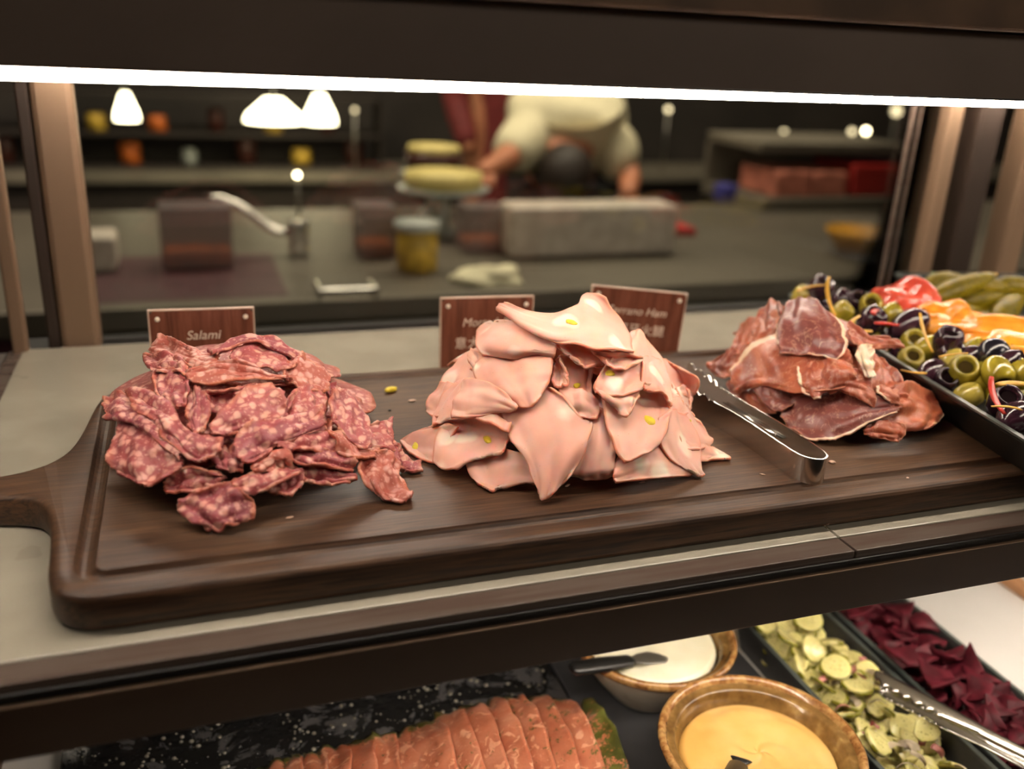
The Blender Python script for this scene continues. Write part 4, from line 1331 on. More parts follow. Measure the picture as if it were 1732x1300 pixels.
toc = Vector((-.35, -.75, .5))
GO = 'olives in the black tray'
hand = [
 ('whole', 1655, 640, .030, 1.30, 'big smooth green olive close to the left rim, a white glint along it', (.9, -.2, .2)),
 ('green', 1630, 627, .036, 1.18, 'shiny green olive just behind the biggest green olive in the tray', (-.3, -.4, .5)),
 ('green', 1688, 632, .040, 1.15, 'green olive with a small black hole facing down, right of the biggest one', (-.2, -.7, -.5)),
 ('green', 1728, 632, .040, 1.15, 'green pitted olive cut by the right edge of the picture', (.2, -.8, -.2)),
 ('pale', 1540, 608, .030, 1.05, 'ring-like pale olive with its open end facing forward at the left rim', (-.25, -.6, .75)),
 ('green', 1545, 580, .036, 1.1, 'green olive with a glint just right of the pointed ham tip', (-.3, -.5, .7)),
 ('green', 1570, 588, .036, 1.0, 'green olive half covered behind the ring-like pale olive', (.6, -.3, .3)),
 ('wholedark', 1578, 629, .030, 1.05, 'long purple olive lying along the left rim with a white glint', (.8, .2, .1)),
 ('dark', 1600, 643, .028, .95, 'small purple olive squeezed against the left rim below the shiny green one', (-.3, -.5, .6)),
 ('dark', 1604, 577, .048, 1.15, 'purple olive on top of the heap, a round hole facing up', (-.1, -.2, .9)),
 ('dark', 1606, 596, .040, 1.10, 'purple olive under the one that tops the heap', (-.3, -.6, .6)),
 ('dark', 1527, 593, .026, .9, 'dark olive half hidden behind the ham tip at the tray corner', (.2, -.3, .9)),
 ('black', 1680, 600, .046, 1.25, 'roundest wrinkled black olive beside the yellow pepper', (0, 0, 1)),
 ('dark', 1700, 680, .034, 1.15, 'purple olive with a dark hole by the red chilli strip', (-.3, -.5, .8)),
 ('wholedark', 1718, 705, .030, 1.1, 'purple olive at the right picture edge nearest the front', (.9, .2, .2)),
 ('pale', 1640, 668, .024, .95, 'pale olive low beside the biggest green olive, at the rim', (.7, -.3, .3)),
 ('wholedark', 1665, 618, .036, 1.05, 'purple olive between two shiny green olives', (.5, .5, .3)),
 ('dark', 1710, 616, .044, 1.1, 'purple olive below the yellow pepper with a bright glint', (.4, -.6, .5)),
 ('wholedark', 1540, 548, .044, 1.3, 'big dark olive standing out beside the red pepper', (.7, -.2, .4)),
 ('dark', 1475, 540, .044, 1.15, 'dark olive with a white glint behind the top of the ham', (.3, -.4, .8)),
 ('green', 1508, 532, .046, 1.05, 'green olive left of the red pepper with oil on it', (.5, -.5, .6)),
 ('green', 1473, 516, .046, 1.05, 'green olive at the back of the heap right behind the ham', (-.4, -.5, .6)),
 ('dark', 1424, 507, .044, 1.0, 'dark olive with a blue-grey glint near the back rim', (.3, -.4, .8)),
 ('dark', 1388, 487, .048, 1.15, 'purple olive highest at the back left of the tray', (.1, -.4, .9)),
 ('green', 1425, 527, .042, .95, 'green olive right against the ham slope', (.4, -.4, .6)),
 ('dark', 1450, 508, .046, .9, 'brownish olive by the back rim with a white glint', (-.3, -.5, .7)),
 ('green', 1650, 593, .040, 1.0, 'green olive between the purple top olive and the yellow pepper', (.4, -.5, .6)),
 ('pale', 1615, 612, .036, 1.0, 'pale olive below the purple pair, peel over it', (.5, -.4, .5)),
 ('dark', 1642, 606, .040, 1.0, 'purple olive with a slanting glint in the middle of the heap', (.5, -.5, .5)),
 ('whole', 1695, 665, .026, .95, 'green olive under the two large ones, partly sunk', (.6, -.3, .3)),
 ('pale', 1358, 500, .038, 1.0, 'pale pinkish olive at the back left corner of the tray', (.2, -.3, .9)),
]
taken = []
for (k, px, py, z, sc, lab, ax) in hand:
    p = onz(px, py, z)
    put_olive(k, p, up_rot(ax), lab, None, sc)
    taken.append(p)
rr = random.Random(5)
kinds = ['green', 'pale', 'dark', 'wholedark', 'green', 'whole', 'dark']
for layer in range(2):
    w = .022
    while w < TL - .02:
        u = .022
        umax = .085 if w < .06 else (.08 if w < .2 else .13)
        while u < umax:
            q = T2W(u + rr.uniform(-.002, .002), w + rr.uniform(-.002, .002))
            z = .0145 + layer * .012
            c = Vector((q.x, q.y, z))
            if all((c - t_).length > .0205 for t_ in taken) and q.y > .36:
                k = rr.choice(kinds)
                zone = 'at the back of the black tray' if w < .14 else 'in the middle of the black tray' if w < .25 else 'near the front of the black tray'
                put_olive(k, c, (rr.uniform(0, 3), rr.uniform(0, 3), rr.uniform(0, 6)), KN[k] + ' crowded among others ' + zone, KN[k] + 's ' + zone, rr.uniform(.88, 1.0))
                taken.append(c)
            u += .021
        w += .021

# strips of peel and chilli
def strip(name, px, py, z, L, rad, bend, rz, m, label, cat, el=0.0):
    pts = []
    for i in range(9):
        t_ = i / 8 - .5
        pts.append((t_ * L, bend * (1 - 4 * t_ * t_), el * t_ * L))
    o = tube(name, pts, [rad * (.55 + .45 * math.sin(math.pi * (i + .7) / 9.4)) for i in range(9)], m, None, 8, .45)
    p = onz(px, py, z)
    o.location = p
    o.rotation_euler = (0, 0, rz)
    return tag(o, label, cat)


strip('peel_strip', 1372, 487, .060, .022, .0018, .005, -.4, 'peel', 'curved yellow peel sticking up at the back left of the olives', 'peel', .3)
strip('peel_strip', 1408, 500, .062, .026, .0018, .004, 1.3, 'peel', 'bright yellow peel hanging over the dark olives behind the ham', 'peel', 1.0)
strip('peel_strip', 1444, 548, .056, .026, .0018, .003, .6, 'peel', 'orange-yellow peel lying on the olives by the ham slope', 'peel', .3)
strip('peel_strip', 1567, 562, .056, .022, .0016, .002, 1.5, 'peel', 'thin yellow peel standing between the dark olive and the orange pepper', 'peel', 1.1)
strip('peel_strip', 1552, 626, .032, .026, .0016, -.006, -.25, 'peel', 'yellow peel curved along the left rim of the tray', 'peel')
strip('peel_strip', 1612, 600, .052, .018, .0014, .003, -1.0, 'peel', 'short peel draped over the olive below the purple pair', 'peel', .4)
strip('chilli_strip', 1688, 668, .042, .030, .0024, .003, 1.15, 'redstrip', 'bright red chilli strip upright between green and purple olives', 'chilli strip', .5)
strip('chilli_strip', 1500, 548, .052, .018, .0026, .002, -.5, 'redstrip', 'short red chilli piece among olives left of the red pepper', 'chilli strip')
strip('chilli_strip', 1482, 527, .056, .016, .0026, .002, .7, 'redstrip', 'pale red chilli piece on top of the olives behind the ham', 'chilli strip')
strip('peel_strip', 1702, 690, .044, .018, .0016, .004, -1.2, 'peel', 'frilly yellow peel below the red chilli strip', 'peel', .2)
strip('peel_strip', 1715, 650, .046, .024, .0036, .002, -.2, 'peel', 'broad pale yellow peel right of the red chilli strip', 'peel', .0)
strip('peel_strip', 1455, 562, .046, .024, .003, .002, .1, 'peel', 'broad dull peel at the foot of the olives next to the ham fold', 'peel', .0)

# roasted peppers: crumpled pieces
def pepper(px, py, z, sx, sy, sz, rz, m, label, seed, folds=3.0, lean=0):
    bm = bmesh.new()
    bmesh.ops.create_icosphere(bm, subdivisions=5, radius=1)
    so = Vector((seed * 5.1, 0, 0))
    for v_ in bm.verts:
        c = v_.co.copy()
        q = 1 + .22 * noise.noise(c * 1.1 + so) + .16 * math.sin(folds * c.x * 2 + 2.2 * noise.noise(c * 1.3 + so)) * (.4 + .6 * abs(c.z)) - .25 * max(0, noise.noise(c * 2.1 + so * 2))
        v_.co = Vector((c.x * sx * q, c.y * sy * q, c.z * sz * q + lean * c.x * sx))
    o = from_bm('roasted_pepper', bm, m)
    p = onz(px, py, z)
    o.location = p
    o.rotation_euler = (0, 0, rz)
    return tag(o, label, 'roasted pepper')


pepper(1532, 514, .044, .036, .028, .020, .1, 'pep_red', 'crumpled red roasted pepper at the back of the black tray', 1)
pepper(1600, 540, .042, .028, .020, .017, -.3, 'pep_orange', 'orange roasted pepper folded up in front of the red one', 2)
pepper(1675, 563, .040, .054, .018, .013, -.45, 'pep_orange', 'long flat orange roasted pepper strip beside the grey rim', 3, 2)
pepper(1685, 588, .034, .040, .026, .012, -.7, 'pep_yellow', 'yellow roasted pepper with brown char marks behind the black olive', 4, 2)
pepper(1728, 598, .030, .034, .028, .014, -.9, 'pep_yellow', 'charred yellow roasted pepper cut by the right picture edge', 6, 2)

# gherkins
def gherkin(px, py, z, L, rad, rz, bend, label, seed, el=0.0):
    pts, rads = [], []
    for i in range(15):
        t_ = i / 14
        s_ = t_ - .5
        pts.append((s_ * L, bend * (1 - 4 * s_ * s_), el * s_ * L))
        rads.append(rad * (max(0.0, math.sin(math.pi * min(1, max(0, t_ * .96 + .02)))) ** .42) * (1 - .25 * t_))
    bm = bmesh.new()
    tube_bm(bm, pts, rads, 18)
    for v_ in bm.verts:
        v_.co += v_.normal * 0
        q = noise.noise(v_.co * 260 + Vector((seed, 0, 0)))
        c = Vector((v_.co.x, 0, 0))
        v_.co += (v_.co - c).normalized() * q * .0006
    o = from_bm('gherkin', bm, 'gherkin')
    tube('stem_end', [(.5 * L - .002, 0, el * .5 * L), (.5 * L + .004, .001, el * .5 * L + .001)], [.0024, .0016], 'peel', o, 8)
    o.location = onz(px, py, z)
    o.rotation_euler = (0, 0, rz)
    return tag(o, label, 'gherkin')


gh = [
 (1628, 487, .052, .088, .0125, .18, .002, 'topmost gherkin, long and tapering up to the right with a stem', .18),
 (1600, 478, .048, .05, .012, .1, .002, 'short gherkin hidden behind the topmost one', 0),
 (1672, 506, .040, .062, .013, -.05, .003, 'plump gherkin lying under the tip of the topmost one', .1),
 (1708, 524, .036, .075, .013, .5, .003, 'bright gherkin slanting up at the right picture edge', .2),
 (1620, 523, .030, .066, .012, -.35, -.002, 'gherkin lying low beside the grey rim of the olive tray', -.05),
 (1718, 487, .050, .05, .012, -.3, .002, 'gherkin at the back right, cut by the picture edge', 0),
 (1668, 487, .050, .045, .0105, -.4, .002, 'pale gherkin behind the pointed tip, half covered', 0),
 (1668, 545, .026, .06, .012, .2, .002, 'dull gherkin at the bottom of the pile behind the orange pepper', 0),
 (1722, 556, .026, .06, .012, .5, .002, 'gherkin lowest at the right, beside the rim of the olive tray', 0),
 (1600, 504, .034, .06, .012, .2, .002, 'gherkin in shade directly below the topmost one', 0),
]
for i, (px, py, z, L, rad, rz, bend, lab, el) in enumerate(gh):
    gherkin(px, py, z, L, rad, rz, bend, lab, i, el)
bm = bmesh.new()
for k in range(5):
    add_box(bm, (-.006, -.002, 0), (.006, .002, .0006), 0, Matrix.Rotation(k * 1.2, 4, 'Z') @ Matrix.Rotation(.5, 4, 'Y'))
o = from_bm('parsley_leaf', bm, 'parsley'); o.location = onz(1583, 467, .048)
tag(o, 'small green parsley leaf behind the topmost gherkin', 'leaf')
# juice stains are thin wet films on the board
for (px, py, sx, sy) in ((1596, 718, .009, .0035), (1640, 728, .006, .0025)):
    bm = bmesh.new()
    bmesh.ops.create_circle(bm, cap_ends=True, segments=24, radius=1)
    for v_ in bm.verts:
        q = 1 + .3 * noise.noise(v_.co * 1.5 + Vector((px, 0, 0)))
        v_.co = Vector((v_.co.x * sx * q, v_.co.y * sy * q, 0))
    o = from_bm('juice_stain', bm, 'maroon_dark', smooth=False)
    o.location = onz(px, py, .0004)
    tag(o, 'dark wet juice stain on the board under the tray, ' + ('larger and nearer the ham' if px < 1600 else 'smaller and further right'), 'stain')

# ---------------------------------------------------------------- lower storey
ZS = -.2462          # top of the slate
def slab(name, x0, x1, y0, y1, z0, z1, m, label, cat, seed=0):
    bm = bmesh.new()
    n = 14
    pts = []
    for i in range(n): pts.append((x0 + (x1 - x0) * i / n, y0))
    for i in range(n): pts.append((x1, y0 + (y1 - y0) * i / n))
    for i in range(n): pts.append((x1 - (x1 - x0) * i / n, y1))
    for i in range(n): pts.append((x0, y1 - (y1 - y0) * i / n))
    cx, cy = (x0 + x1) / 2, (y0 + y1) / 2
    lo, hi, hi2 = [], [], []
    for i, (x, y) in enumerate(pts):
        q = noise.noise(Vector((x * 40, y * 40, seed))) * .0016
        d = Vector((x - cx, y - cy)).normalized() * q
        lo.append(bm.verts.new((x + d.x - cx, y + d.y - cy, 0)))
        hi.append(bm.verts.new((x + d.x - cx, y + d.y - cy, z1 - z0 - .001)))
        hi2.append(bm.verts.new((x + d.x * 1.4 - cx - (x - cx) * .006, y + d.y * 1.4 - cy - (y - cy) * .006, z1 - z0)))
    k = len(pts)
    for a, b in ((lo, hi), (hi, hi2)):
        for i in range(k): bm.faces.new((a[i], a[(i + 1) % k], b[(i + 1) % k], b[i]))
    bm.faces.new(lo[::-1]); bm.faces.new(hi2)
    o = from_bm(name, bm, m, smooth=False)
    o.location = (cx, cy, z0)
    return tag(o, label, cat)


sx0 = onz(104, 1285, ZS).x
slab('slate_slab', sx0, .262, .30, .68, -.2559, ZS, 'slate', 'black wet slate slab under the salmon, lower shelf', 'slate slab', 1)
slab('slate_slab', .264, .4315, .30, .68, -.2559, ZS, 'slate_dry', 'dry grey slate slab under the two sauce bowls, lower shelf', 'slate slab', 2)

# droplets of oil standing on the wet slate
bm = bmesh.new()
dr = random.Random(9)
for k in range(800):
    x, y = dr.uniform(sx0 + .01, .255), dr.uniform(.50, .66)
    if noise.noise(Vector((x * 22, y * 22, 5))) < -.12: continue
    r_ = .0005 + .0016 * dr.random() ** 2.5
    v0 = len(bm.verts)
    g = bmesh.ops.create_icosphere(bm, subdivisions=2, radius=r_)
    for v_ in g['verts']:
        v_.co = Vector((v_.co.x * dr.choice((1, 1)) + x, v_.co.y + y, max(0, v_.co.z) * .7 + ZS + .0001))
o = from_bm('oil_droplets', bm, 'oil')
tag(o, 'tiny shining oil droplets scattered over the wet black slate', 'oil', None, 'stuff')

# cured salmon: shingled slices
def salmon(i, cx, yb, yf, hgt, wid, lab):
    n, m_ = 20, 26
    V, E, H = [], [], []
    so = Vector((i * 2.3, 0, 0))
    for a in range(n):
        for b in range(m_):
            u, w = a / (n - 1), b / (m_ - 1)
            y = yf + (yb - yf) * w
            arch = max(0, math.sin(math.pi * min(1, max(0, .06 + w * .92)))) ** .55
            x = cx + (u - .5) * wid + .012 * (w - .5) + .003 * noise.noise(Vector((w * 5, u, i)) + so)
            z = hgt * arch * (.35 + .65 * u) + .0035 * noise.noise(Vector((x * 60, y * 60, i)))
            y += .010 * noise.noise(Vector((u * 4, w * 2, i)) + so) * (.3 + abs(2 * w - 1))
            V.append((x, y, ZS + .0025 + max(0, z)))
            E.append(min(u, 1 - u, w, 1 - w))
            hb = max(0, 1 - (1 - w) * 9) * .8 + max(0, 1 - w * 12) * .6 + .30 * max(0, 1 - u * 5) + (.5 * u if i == 13 else 0) + (.26 if i >= 10 else .14)
            H.append(hb)
    Fc = [(a * m_ + b, a * m_ + b + 1, (a + 1) * m_ + b + 1, (a + 1) * m_ + b) for a in range(n - 1) for b in range(m_ - 1)]
    me = bpy.data.meshes.new('salmon_slice')
    me.from_pydata(V, [], Fc)
    for nm, arr in (('edge', E), ('herb', H)):
        at = me.attributes.new(nm, 'FLOAT', 'POINT'); at.data.foreach_set('value', arr)
    for p in me.polygons: p.use_smooth = True
    o = link('salmon_slice', me, 'salmon')
    md = o.modifiers.new('t', 'SOLIDIFY'); md.thickness = .0028; md.offset = -1
    tag(o, lab, 'salmon slice', 'cured salmon slices on the slate')


sal_l = ['leftmost', 'second from the left', 'third from the left', 'fourth from the left', 'fifth from the left', 'last before the step up']
for i in range(14):
    x = .026 + i * .0168
    if i < 6: salmon(i, x + .002, .538 + .001 * i, .43, .019, .032, 'low orange salmon slice on the wet slate, %s' % sal_l[i])
    else:
        j = i - 6
        nm = ['first and lowest', 'second', 'third', 'fourth', 'fifth', 'sixth', 'seventh', 'green herb-crusted last'][j]
        salmon(i, x + .002, .553 - .0006 * (j - 3) ** 2 * 2.6, .42, .034 - .0009 * abs(j - 3), .036, 'tall herb-edged salmon slice, %s of the raised right half' % nm)

# bowls
def bowl(px, py, r, label, sauce_m, sauce_label, fill, seed, swirl):
    c = onz(px, py, -.190)
    root = empty('sauce_bowl', (c.x, c.y, ZS + .0002))
    tag(root, label, 'bowl', 'stoneware sauce bowls')
    H = .056
    k = r / .070
    lathe('bowl_wall', [(0, 0), (.030 * k, 0), (.033 * k, .003), (.048 * k, .020), (.0625 * k, .040), (.0670 * k, .048)], 'glaze_out', root)
    lathe('bowl_rim', [(.0675 * k, .048), (.0700 * k, .0505), (.0708 * k, .0535), (.0700 * k, .0560), (.0680 * k, .0567), (.0660 * k, .0555), (.0645 * k, .0525)], 'glaze_rim', root)
    lathe('bowl_inside', [(.0645 * k, .0525), (.0620 * k, .0510), (.0600 * k, .0515), (.0585 * k, .0500), (.0560 * k, .0440), (.050 * k, .026), (.034 * k, .010), (0, .007)], 'glaze_in', root)
    # sauce
    bm = bmesh.new()
    n, m_ = 26, 60
    R = .0545 * k if fill > .04 else .054 * k
    rings = []
    for a in range(n):
        rr_ = R * a / (n - 1)
        ring = []
        for b in range(m_):
            th = 2 * math.pi * b / m_
            x, y = rr_ * math.cos(th), rr_ * math.sin(th)
            q = noise.noise(Vector((x * 45, y * 45, seed)))
            sp = math.sin(th * 1 + rr_ / R * 5.5 + seed) * .0016 * swirl
            z = fill + (q * .0022 + sp + .0015 * abs(math.sin(th * 2 + rr_ * 120)) * swirl) * min(1, (1 - a / (n - 1)) * 4 + .0) + .003 * (1 - (rr_ / R) ** 2)
            if a == n - 1: z = fill - .004
            ring.append(bm.verts.new((x, y, z)))
            if a == 0: break
        rings.append(ring)
    for b in range(m_): bm.faces.new((rings[0][0], rings[1][b], rings[1][(b + 1) % m_]))
    for ra, rb in zip(rings[1:], rings[2:]):
        for b in range(m_): bm.faces.new((ra[b], rb[b], rb[(b + 1) % m_], ra[(b + 1) % m_]))
    o = from_bm('sauce', bm, sauce_m)
    o.location = (c.x, c.y, ZS)
    tag(o, sauce_label, 'sauce')
    return c


b1 = bowl(1288, 1252, .0695, 'brown glazed round bowl holding mustard-yellow sauce, at the bottom edge', 'mustard', 'glossy mustard-yellow sauce swirled in the front bowl', .0425, 3, 1.0)
b2 = bowl(1104, 1068, .0665, 'cream glazed bowl holding white sauce, partly hidden by the shelf rail', 'cream', 'thick white sauce in the rear bowl with a black-handled spreader', .0480, 8, .4)


def spreader(p0, p1, label, bm_='steel_b'):
    a, b = Vector(p0), Vector(p1)
    d = b - a
    root = empty('spreader', a)
    tag(root, label, 'spreader', 'black handled spreaders')
    L = d.length
    bm = bmesh.new()
    tube_bm(bm, [(0, 0, 0), (L * .03, 0, 0), (L * .3, 0, .0), (L * .58, 0, 0), (L * .62, 0, 0)], [.004, .0072, .0078, .0066, .004], 14, .55)
    from_bm('handle', bm, 'black_plastic', root)
    bm = bmesh.new()
    tube_bm(bm, [(L * .62, 0, 0), (L * .72, 0, 0), (L * .9, 0, 0), (L, 0, 0)], [.0035, .0075, .0085, .003], 14, .16)
    from_bm('blade', bm, bm_, root)
    root.rotation_euler = d.to_track_quat('X', 'Z').to_euler()


spreader(onz(966, 1131, -.180), onz(1130, 1108, -.197), 'black spreader resting across the rim of the white sauce bowl')
spreader(onz(1228, 1345, -.182), onz(1262, 1262, -.206), 'black spreader at the bottom picture edge, standing in the yellow sauce', 'black_plastic')

tray('narrow_tray', .4745, .455, -.2560, .0835, .29, .036, math.radians(-1), 'tray_low', 'narrow charcoal tray of sliced gherkins on the lower shelf', slope=.007)
tray('narrow_tray', .5620, .455, -.2560, .0800, .29, .036, math.radians(-1), 'tray_low', 'narrow charcoal tray of beetroot pieces on the lower shelf', slope=.007)

# sliced gherkins
def pickle_proto(r, th, seed):
    bm = bmesh.new()
    n = 22
    rings = []
    for (q, z) in ((.0, th / 2), (.55, th / 2), (.93, th / 2), (1.0, th * .3), (1.0, -th * .3), (.93, -th / 2), (0, -th / 2)):
        ring = []
        for i in range(n):
            a = 2 * math.pi * i / n
            rr_ = r * q * (1 + .07 * math.sin(3 * a + seed) + .04 * math.sin(7 * a))
            ring.append(bm.verts.new((rr_ * math.cos(a), rr_ * math.sin(a) * .94, z + .0008 * math.sin(a * 2 + seed) * q)))
            if q == 0: break
        rings.append(ring)
    for a, b in zip(rings, rings[1:]):
        for i in range(n):
            j = (i + 1) % n
            if len(a) == 1: bm.faces.new((a[0], b[i], b[j]))
            elif len(b) == 1: bm.faces.new((a[i], b[0], a[j]))
            else: bm.faces.new((a[i], b[i], b[j], a[j]))
    return from_bm('gherkin_slice', bm, 'pickle')


pp = [pickle_proto(.0130, .0030, 0), pickle_proto(.0118, .0036, 2), pickle_proto(.0095, .0030, 4)]
pu = set()
rr = random.Random(21)


def put(pool, usedset, k, loc, rot, label, cat, group, sc=1):
    o = pool[k]
    if k in usedset: o = copy_tree(o)
    usedset.add(k)
    o.location = loc; o.rotation_euler = rot; o.scale = (sc,) * 3
    tag(o, label, cat, group)
    return o


for (px, py, k, rot, lab) in (
    (1414, 1128, 0, (.25, -.2, 0), 'round pale gherkin slice lying face up beside the tongs, the clearest of all'),
    (1333, 1079, 0, (.5, .3, 1), 'gherkin slice with a seedy star centre near the back of its tray'),
    (1404, 1086, 1, (-.2, .5, 1), 'gherkin slice seen at a slant next to the inner tray rim, behind the tongs'),
    (1452, 1160, 0, (.1, .2, 2), 'broad yellow-green gherkin slice right below the tongs tip'),
    (1368, 1048, 0, (.3, -.3, 0), 'pale gherkin slice furthest back, just under the shelf rail'),
    (1375, 1097, 1, (.7, .2, 0), 'thin gherkin slice edge-on behind the clearest round one'),
    (1484, 1255, 1, (.3, .5, 0), 'yellow gherkin slice next to the brown bowl rim, low in the tray'),
    (1567, 1234, 2, (.6, -.3, 0), 'small gherkin slice with a dark green skin right of the onion pieces'),
    (1290, 1055, 1, (.2, .4, 0), 'gherkin slice at the back left rim beside the white sauce bowl')):
    put(pp, pu, k, onz(px, py, -.214), rot, lab, 'gherkin slice', None)
for i in range(170):
    y = .335 + .245 * (i / 170) + rr.uniform(-.006, .006)
    x = .4745 + rr.uniform(-.027, .027)
    big = y > .46
    k = rr.choice((0, 1, 1) if big else (2, 2, 1))
    z = -.2475 + rr.uniform(0, .026 if big else .022)
    zone = 'at the back of the narrow tray' if big else 'at the front of the narrow tray'
    put(pp, pu, k, (x, y, z), (rr.uniform(-.75, .75), rr.uniform(-.75, .75), rr.uniform(0, 6)), ('large' if big else 'small') + ' yellow-green gherkin slice mixed in ' + zone, 'gherkin slice', 'gherkin slices ' + zone, rr.uniform(.85, 1.1) if big else rr.uniform(.75, 1))


def chip_proto(name, m, w, l, th, seed):
    bm = bmesh.new()
    n, k = 8, 5
    V = [[bm.verts.new(((i / (n - 1) - .5) * l, (j / (k - 1) - .5) * w * (1 - .5 * abs(i / (n - 1) - .5)), .25 * l * (1 - (2 * i / (n - 1) - 1) ** 2) + .1 * w * math.sin(j + seed))) for j in range(k)] for i in range(n)]
    for i in range(n - 1):
        for j in range(k - 1):
            bm.faces.new((V[i][j], V[i + 1][j], V[i + 1][j + 1], V[i][j + 1]))
    r = bmesh.ops.solidify(bm, geom=bm.faces[:], thickness=th)
    return from_bm(name, bm, m)


oc = [chip_proto('onion_piece', 'onion', .006, .015, .0014, 0), chip_proto('onion_piece', 'onion_pink', .006, .012, .0014, 2)]
ou = set()
for i in range(46):
    y = rr.uniform(.34, .50)
    put(oc, ou, 1 if rr.random() < .18 else 0, (.4745 + rr.uniform(-.028, .028), y, -.2250 + rr.uniform(0, .006)), (rr.uniform(-.8, .8), rr.uniform(-.8, .8), rr.uniform(0, 6)), 'chopped onion piece scattered over the small gherkin slices', 'onion piece', 'onion pieces among the gherkin slices')
for o in [o for o in bpy.data.objects if o.name.startswith('onion_piece') and o.data.materials[0] == M['onion_pink']]:
    o['label'] = 'pinkish onion piece scattered over the small gherkin slices'; o['group'] = 'pink onion pieces'

# beetroot pieces
def beet_proto(seed):
    r = random.Random(seed)
    bm = bmesh.new()
    n = r.choice((3, 4, 4, 5))
    R = .019
    a0 = r.uniform(0, 6)
    c = [(R * r.uniform(.75, 1.1) * math.cos(a0 + 2 * math.pi * i / n + r.uniform(-.3, .3)), R * r.uniform(.6, 1.0) * math.sin(a0 + 2 * math.pi * i / n)) for i in range(n)]
    V = [bm.verts.new((x, y, 0)) for x, y in c]
    f = bm.faces.new(V)
    ret = bmesh.ops.extrude_face_region(bm, geom=[f])
    for v_ in [g for g in ret['geom'] if isinstance(g, bmesh.types.BMVert)]:
        v_.co.z += .0032
    bmesh.ops.bevel(bm, geom=bm.edges[:], offset=.0006, segments=1, affect='EDGES')
    bmesh.ops.subdivide_edges(bm, edges=[e for e in bm.edges if e.calc_length() > .008], cuts=2, use_grid_fill=True)
    for v_ in bm.verts: v_.co.z += .10 * v_.co.x ** 2 / R * (1 if seed % 2 else -1) * 6
    return from_bm('beetroot_piece', bm, 'beet', smooth=True)


bp = [beet_proto(s_) for s_ in range(1, 7)]
bu = set()
for (px, py, k, lab) in ((1590, 1155, 0, 'large flat maroon beetroot piece in the middle of its tray'), (1660, 1150, 1, 'beetroot piece whose corner points up over the outer tray rim'), (1530, 1115, 2, 'dark beetroot piece by the shared tray rims behind the tongs jaw'), (1560, 1050, 3, 'beetroot piece with a corner touching the outer rim near the back'), (1450, 1035, 4, 'beetroot piece furthest back under the shelf rail')):
    put(bp, bu, k, onz(px, py, -.212), (rr.uniform(-.3, .3), rr.uniform(-.3, .3), rr.uniform(0, 6)), lab, 'beetroot piece', None)
for i in range(150):
    y = .335 + .25 * (i / 150) + rr.uniform(-.006, .006)
    put(bp, bu, rr.randrange(6), (.560 + rr.uniform(-.025, .023), y, -.2445 + rr.uniform(0, .032)), (rr.uniform(-.8, .8), rr.uniform(-.8, .8), rr.uniform(0, 6)), 'dark maroon beetroot piece jumbled in the narrow tray', 'beetroot piece', 'beetroot pieces in the tray', rr.uniform(.7, 1))

# scalloped tongs on the lower trays
def arm(name, A, B, root, flip, off):
    A, B = Vector(A), Vector(B)
    d = (B - A)
    L = d.length
    d.normalize()
    s_ = d.cross(Vector((0, 0, 1))).normalized()
    n, m_ = 120, 9
    bm = bmesh.new()
    V = []
    for i in range(n):
        t_ = i / (n - 1)
        w = .0075 if t_ < .35 else .0075 - .0028 * min(1, (t_ - .35) / .15)
        if t_ < .05: w *= .45 + .55 * (t_ / .05)
        dep = .0052 * (1 - .35 * min(1, t_ * 2))
        row = []
        for j in range(m_):
            a = (j / (m_ - 1) - .5) * math.pi
            sc = .0011 * (1 if math.sin(t_ * 120) > 0 else -1) if (t_ < .34 and j in (0, m_ - 1)) else 0
            p = A + d * (L * t_) + s_ * (math.sin(a) * (w + sc)) + Vector((0, 0, flip * (math.cos(a) * dep) + off))
            row.append(bm.verts.new(p))
        V.append(row)
    for i in range(n - 1):
        for j in range(m_ - 1):
            bm.faces.new((V[i][j], V[i + 1][j], V[i + 1][j + 1], V[i][j + 1]))
    o = from_bm(name, bm, 'steel', root)
    md = o.modifiers.new('t', 'SOLIDIFY'); md.thickness = .0009
    return o


root = empty('tongs', (0, 0, 0))
tag(root, 'long steel tongs with scalloped jaws lying across the gherkin and beetroot trays', 'tongs')
arm('tong_arm', onz(1478, 1150, -.205), onz(1880, 1360, -.192), root, 1, .004)
arm('tong_arm', onz(1486, 1166, -.212), onz(1880, 1372, -.200), root, -1, .002)

# ---------------------------------------------------------------- the kitchen behind the glass
CT = -.20


def item_box(name, px0, px1, pyt, pyb, depth, y, m, label, cat, bev=.01, group=None):
    """a box standing at depth y whose front face spans the given part of the view"""
    a, b = ony(px0, pyb, y), ony(px1, pyb, y)
    t_ = ony((px0 + px1) / 2, pyt, y)
    o = box(name, (-(b.x - a.x) / 2, 0, 0), ((b.x - a.x) / 2, depth, t_.z - (a.z + b.z) / 2), m, None, bev)
    o.location = ((a.x + b.x) / 2, y, CT + .0006)
    return tag(o, label, cat, group)


def yct(px, py): return onz(px, py, CT).y


ctr = empty('kitchen_counter', (.6, 1.62, -LIFT))
tag(ctr, 'long stainless steel kitchen counter behind the glass of the display case', 'counter')
def kbox(name, lo, hi, m, bev=.004):
    o = box(name, lo, hi, m, None, bev)
    o.data.transform(Matrix.Translation((-.6, -1.62, LIFT)))
    o.parent = ctr
    return o


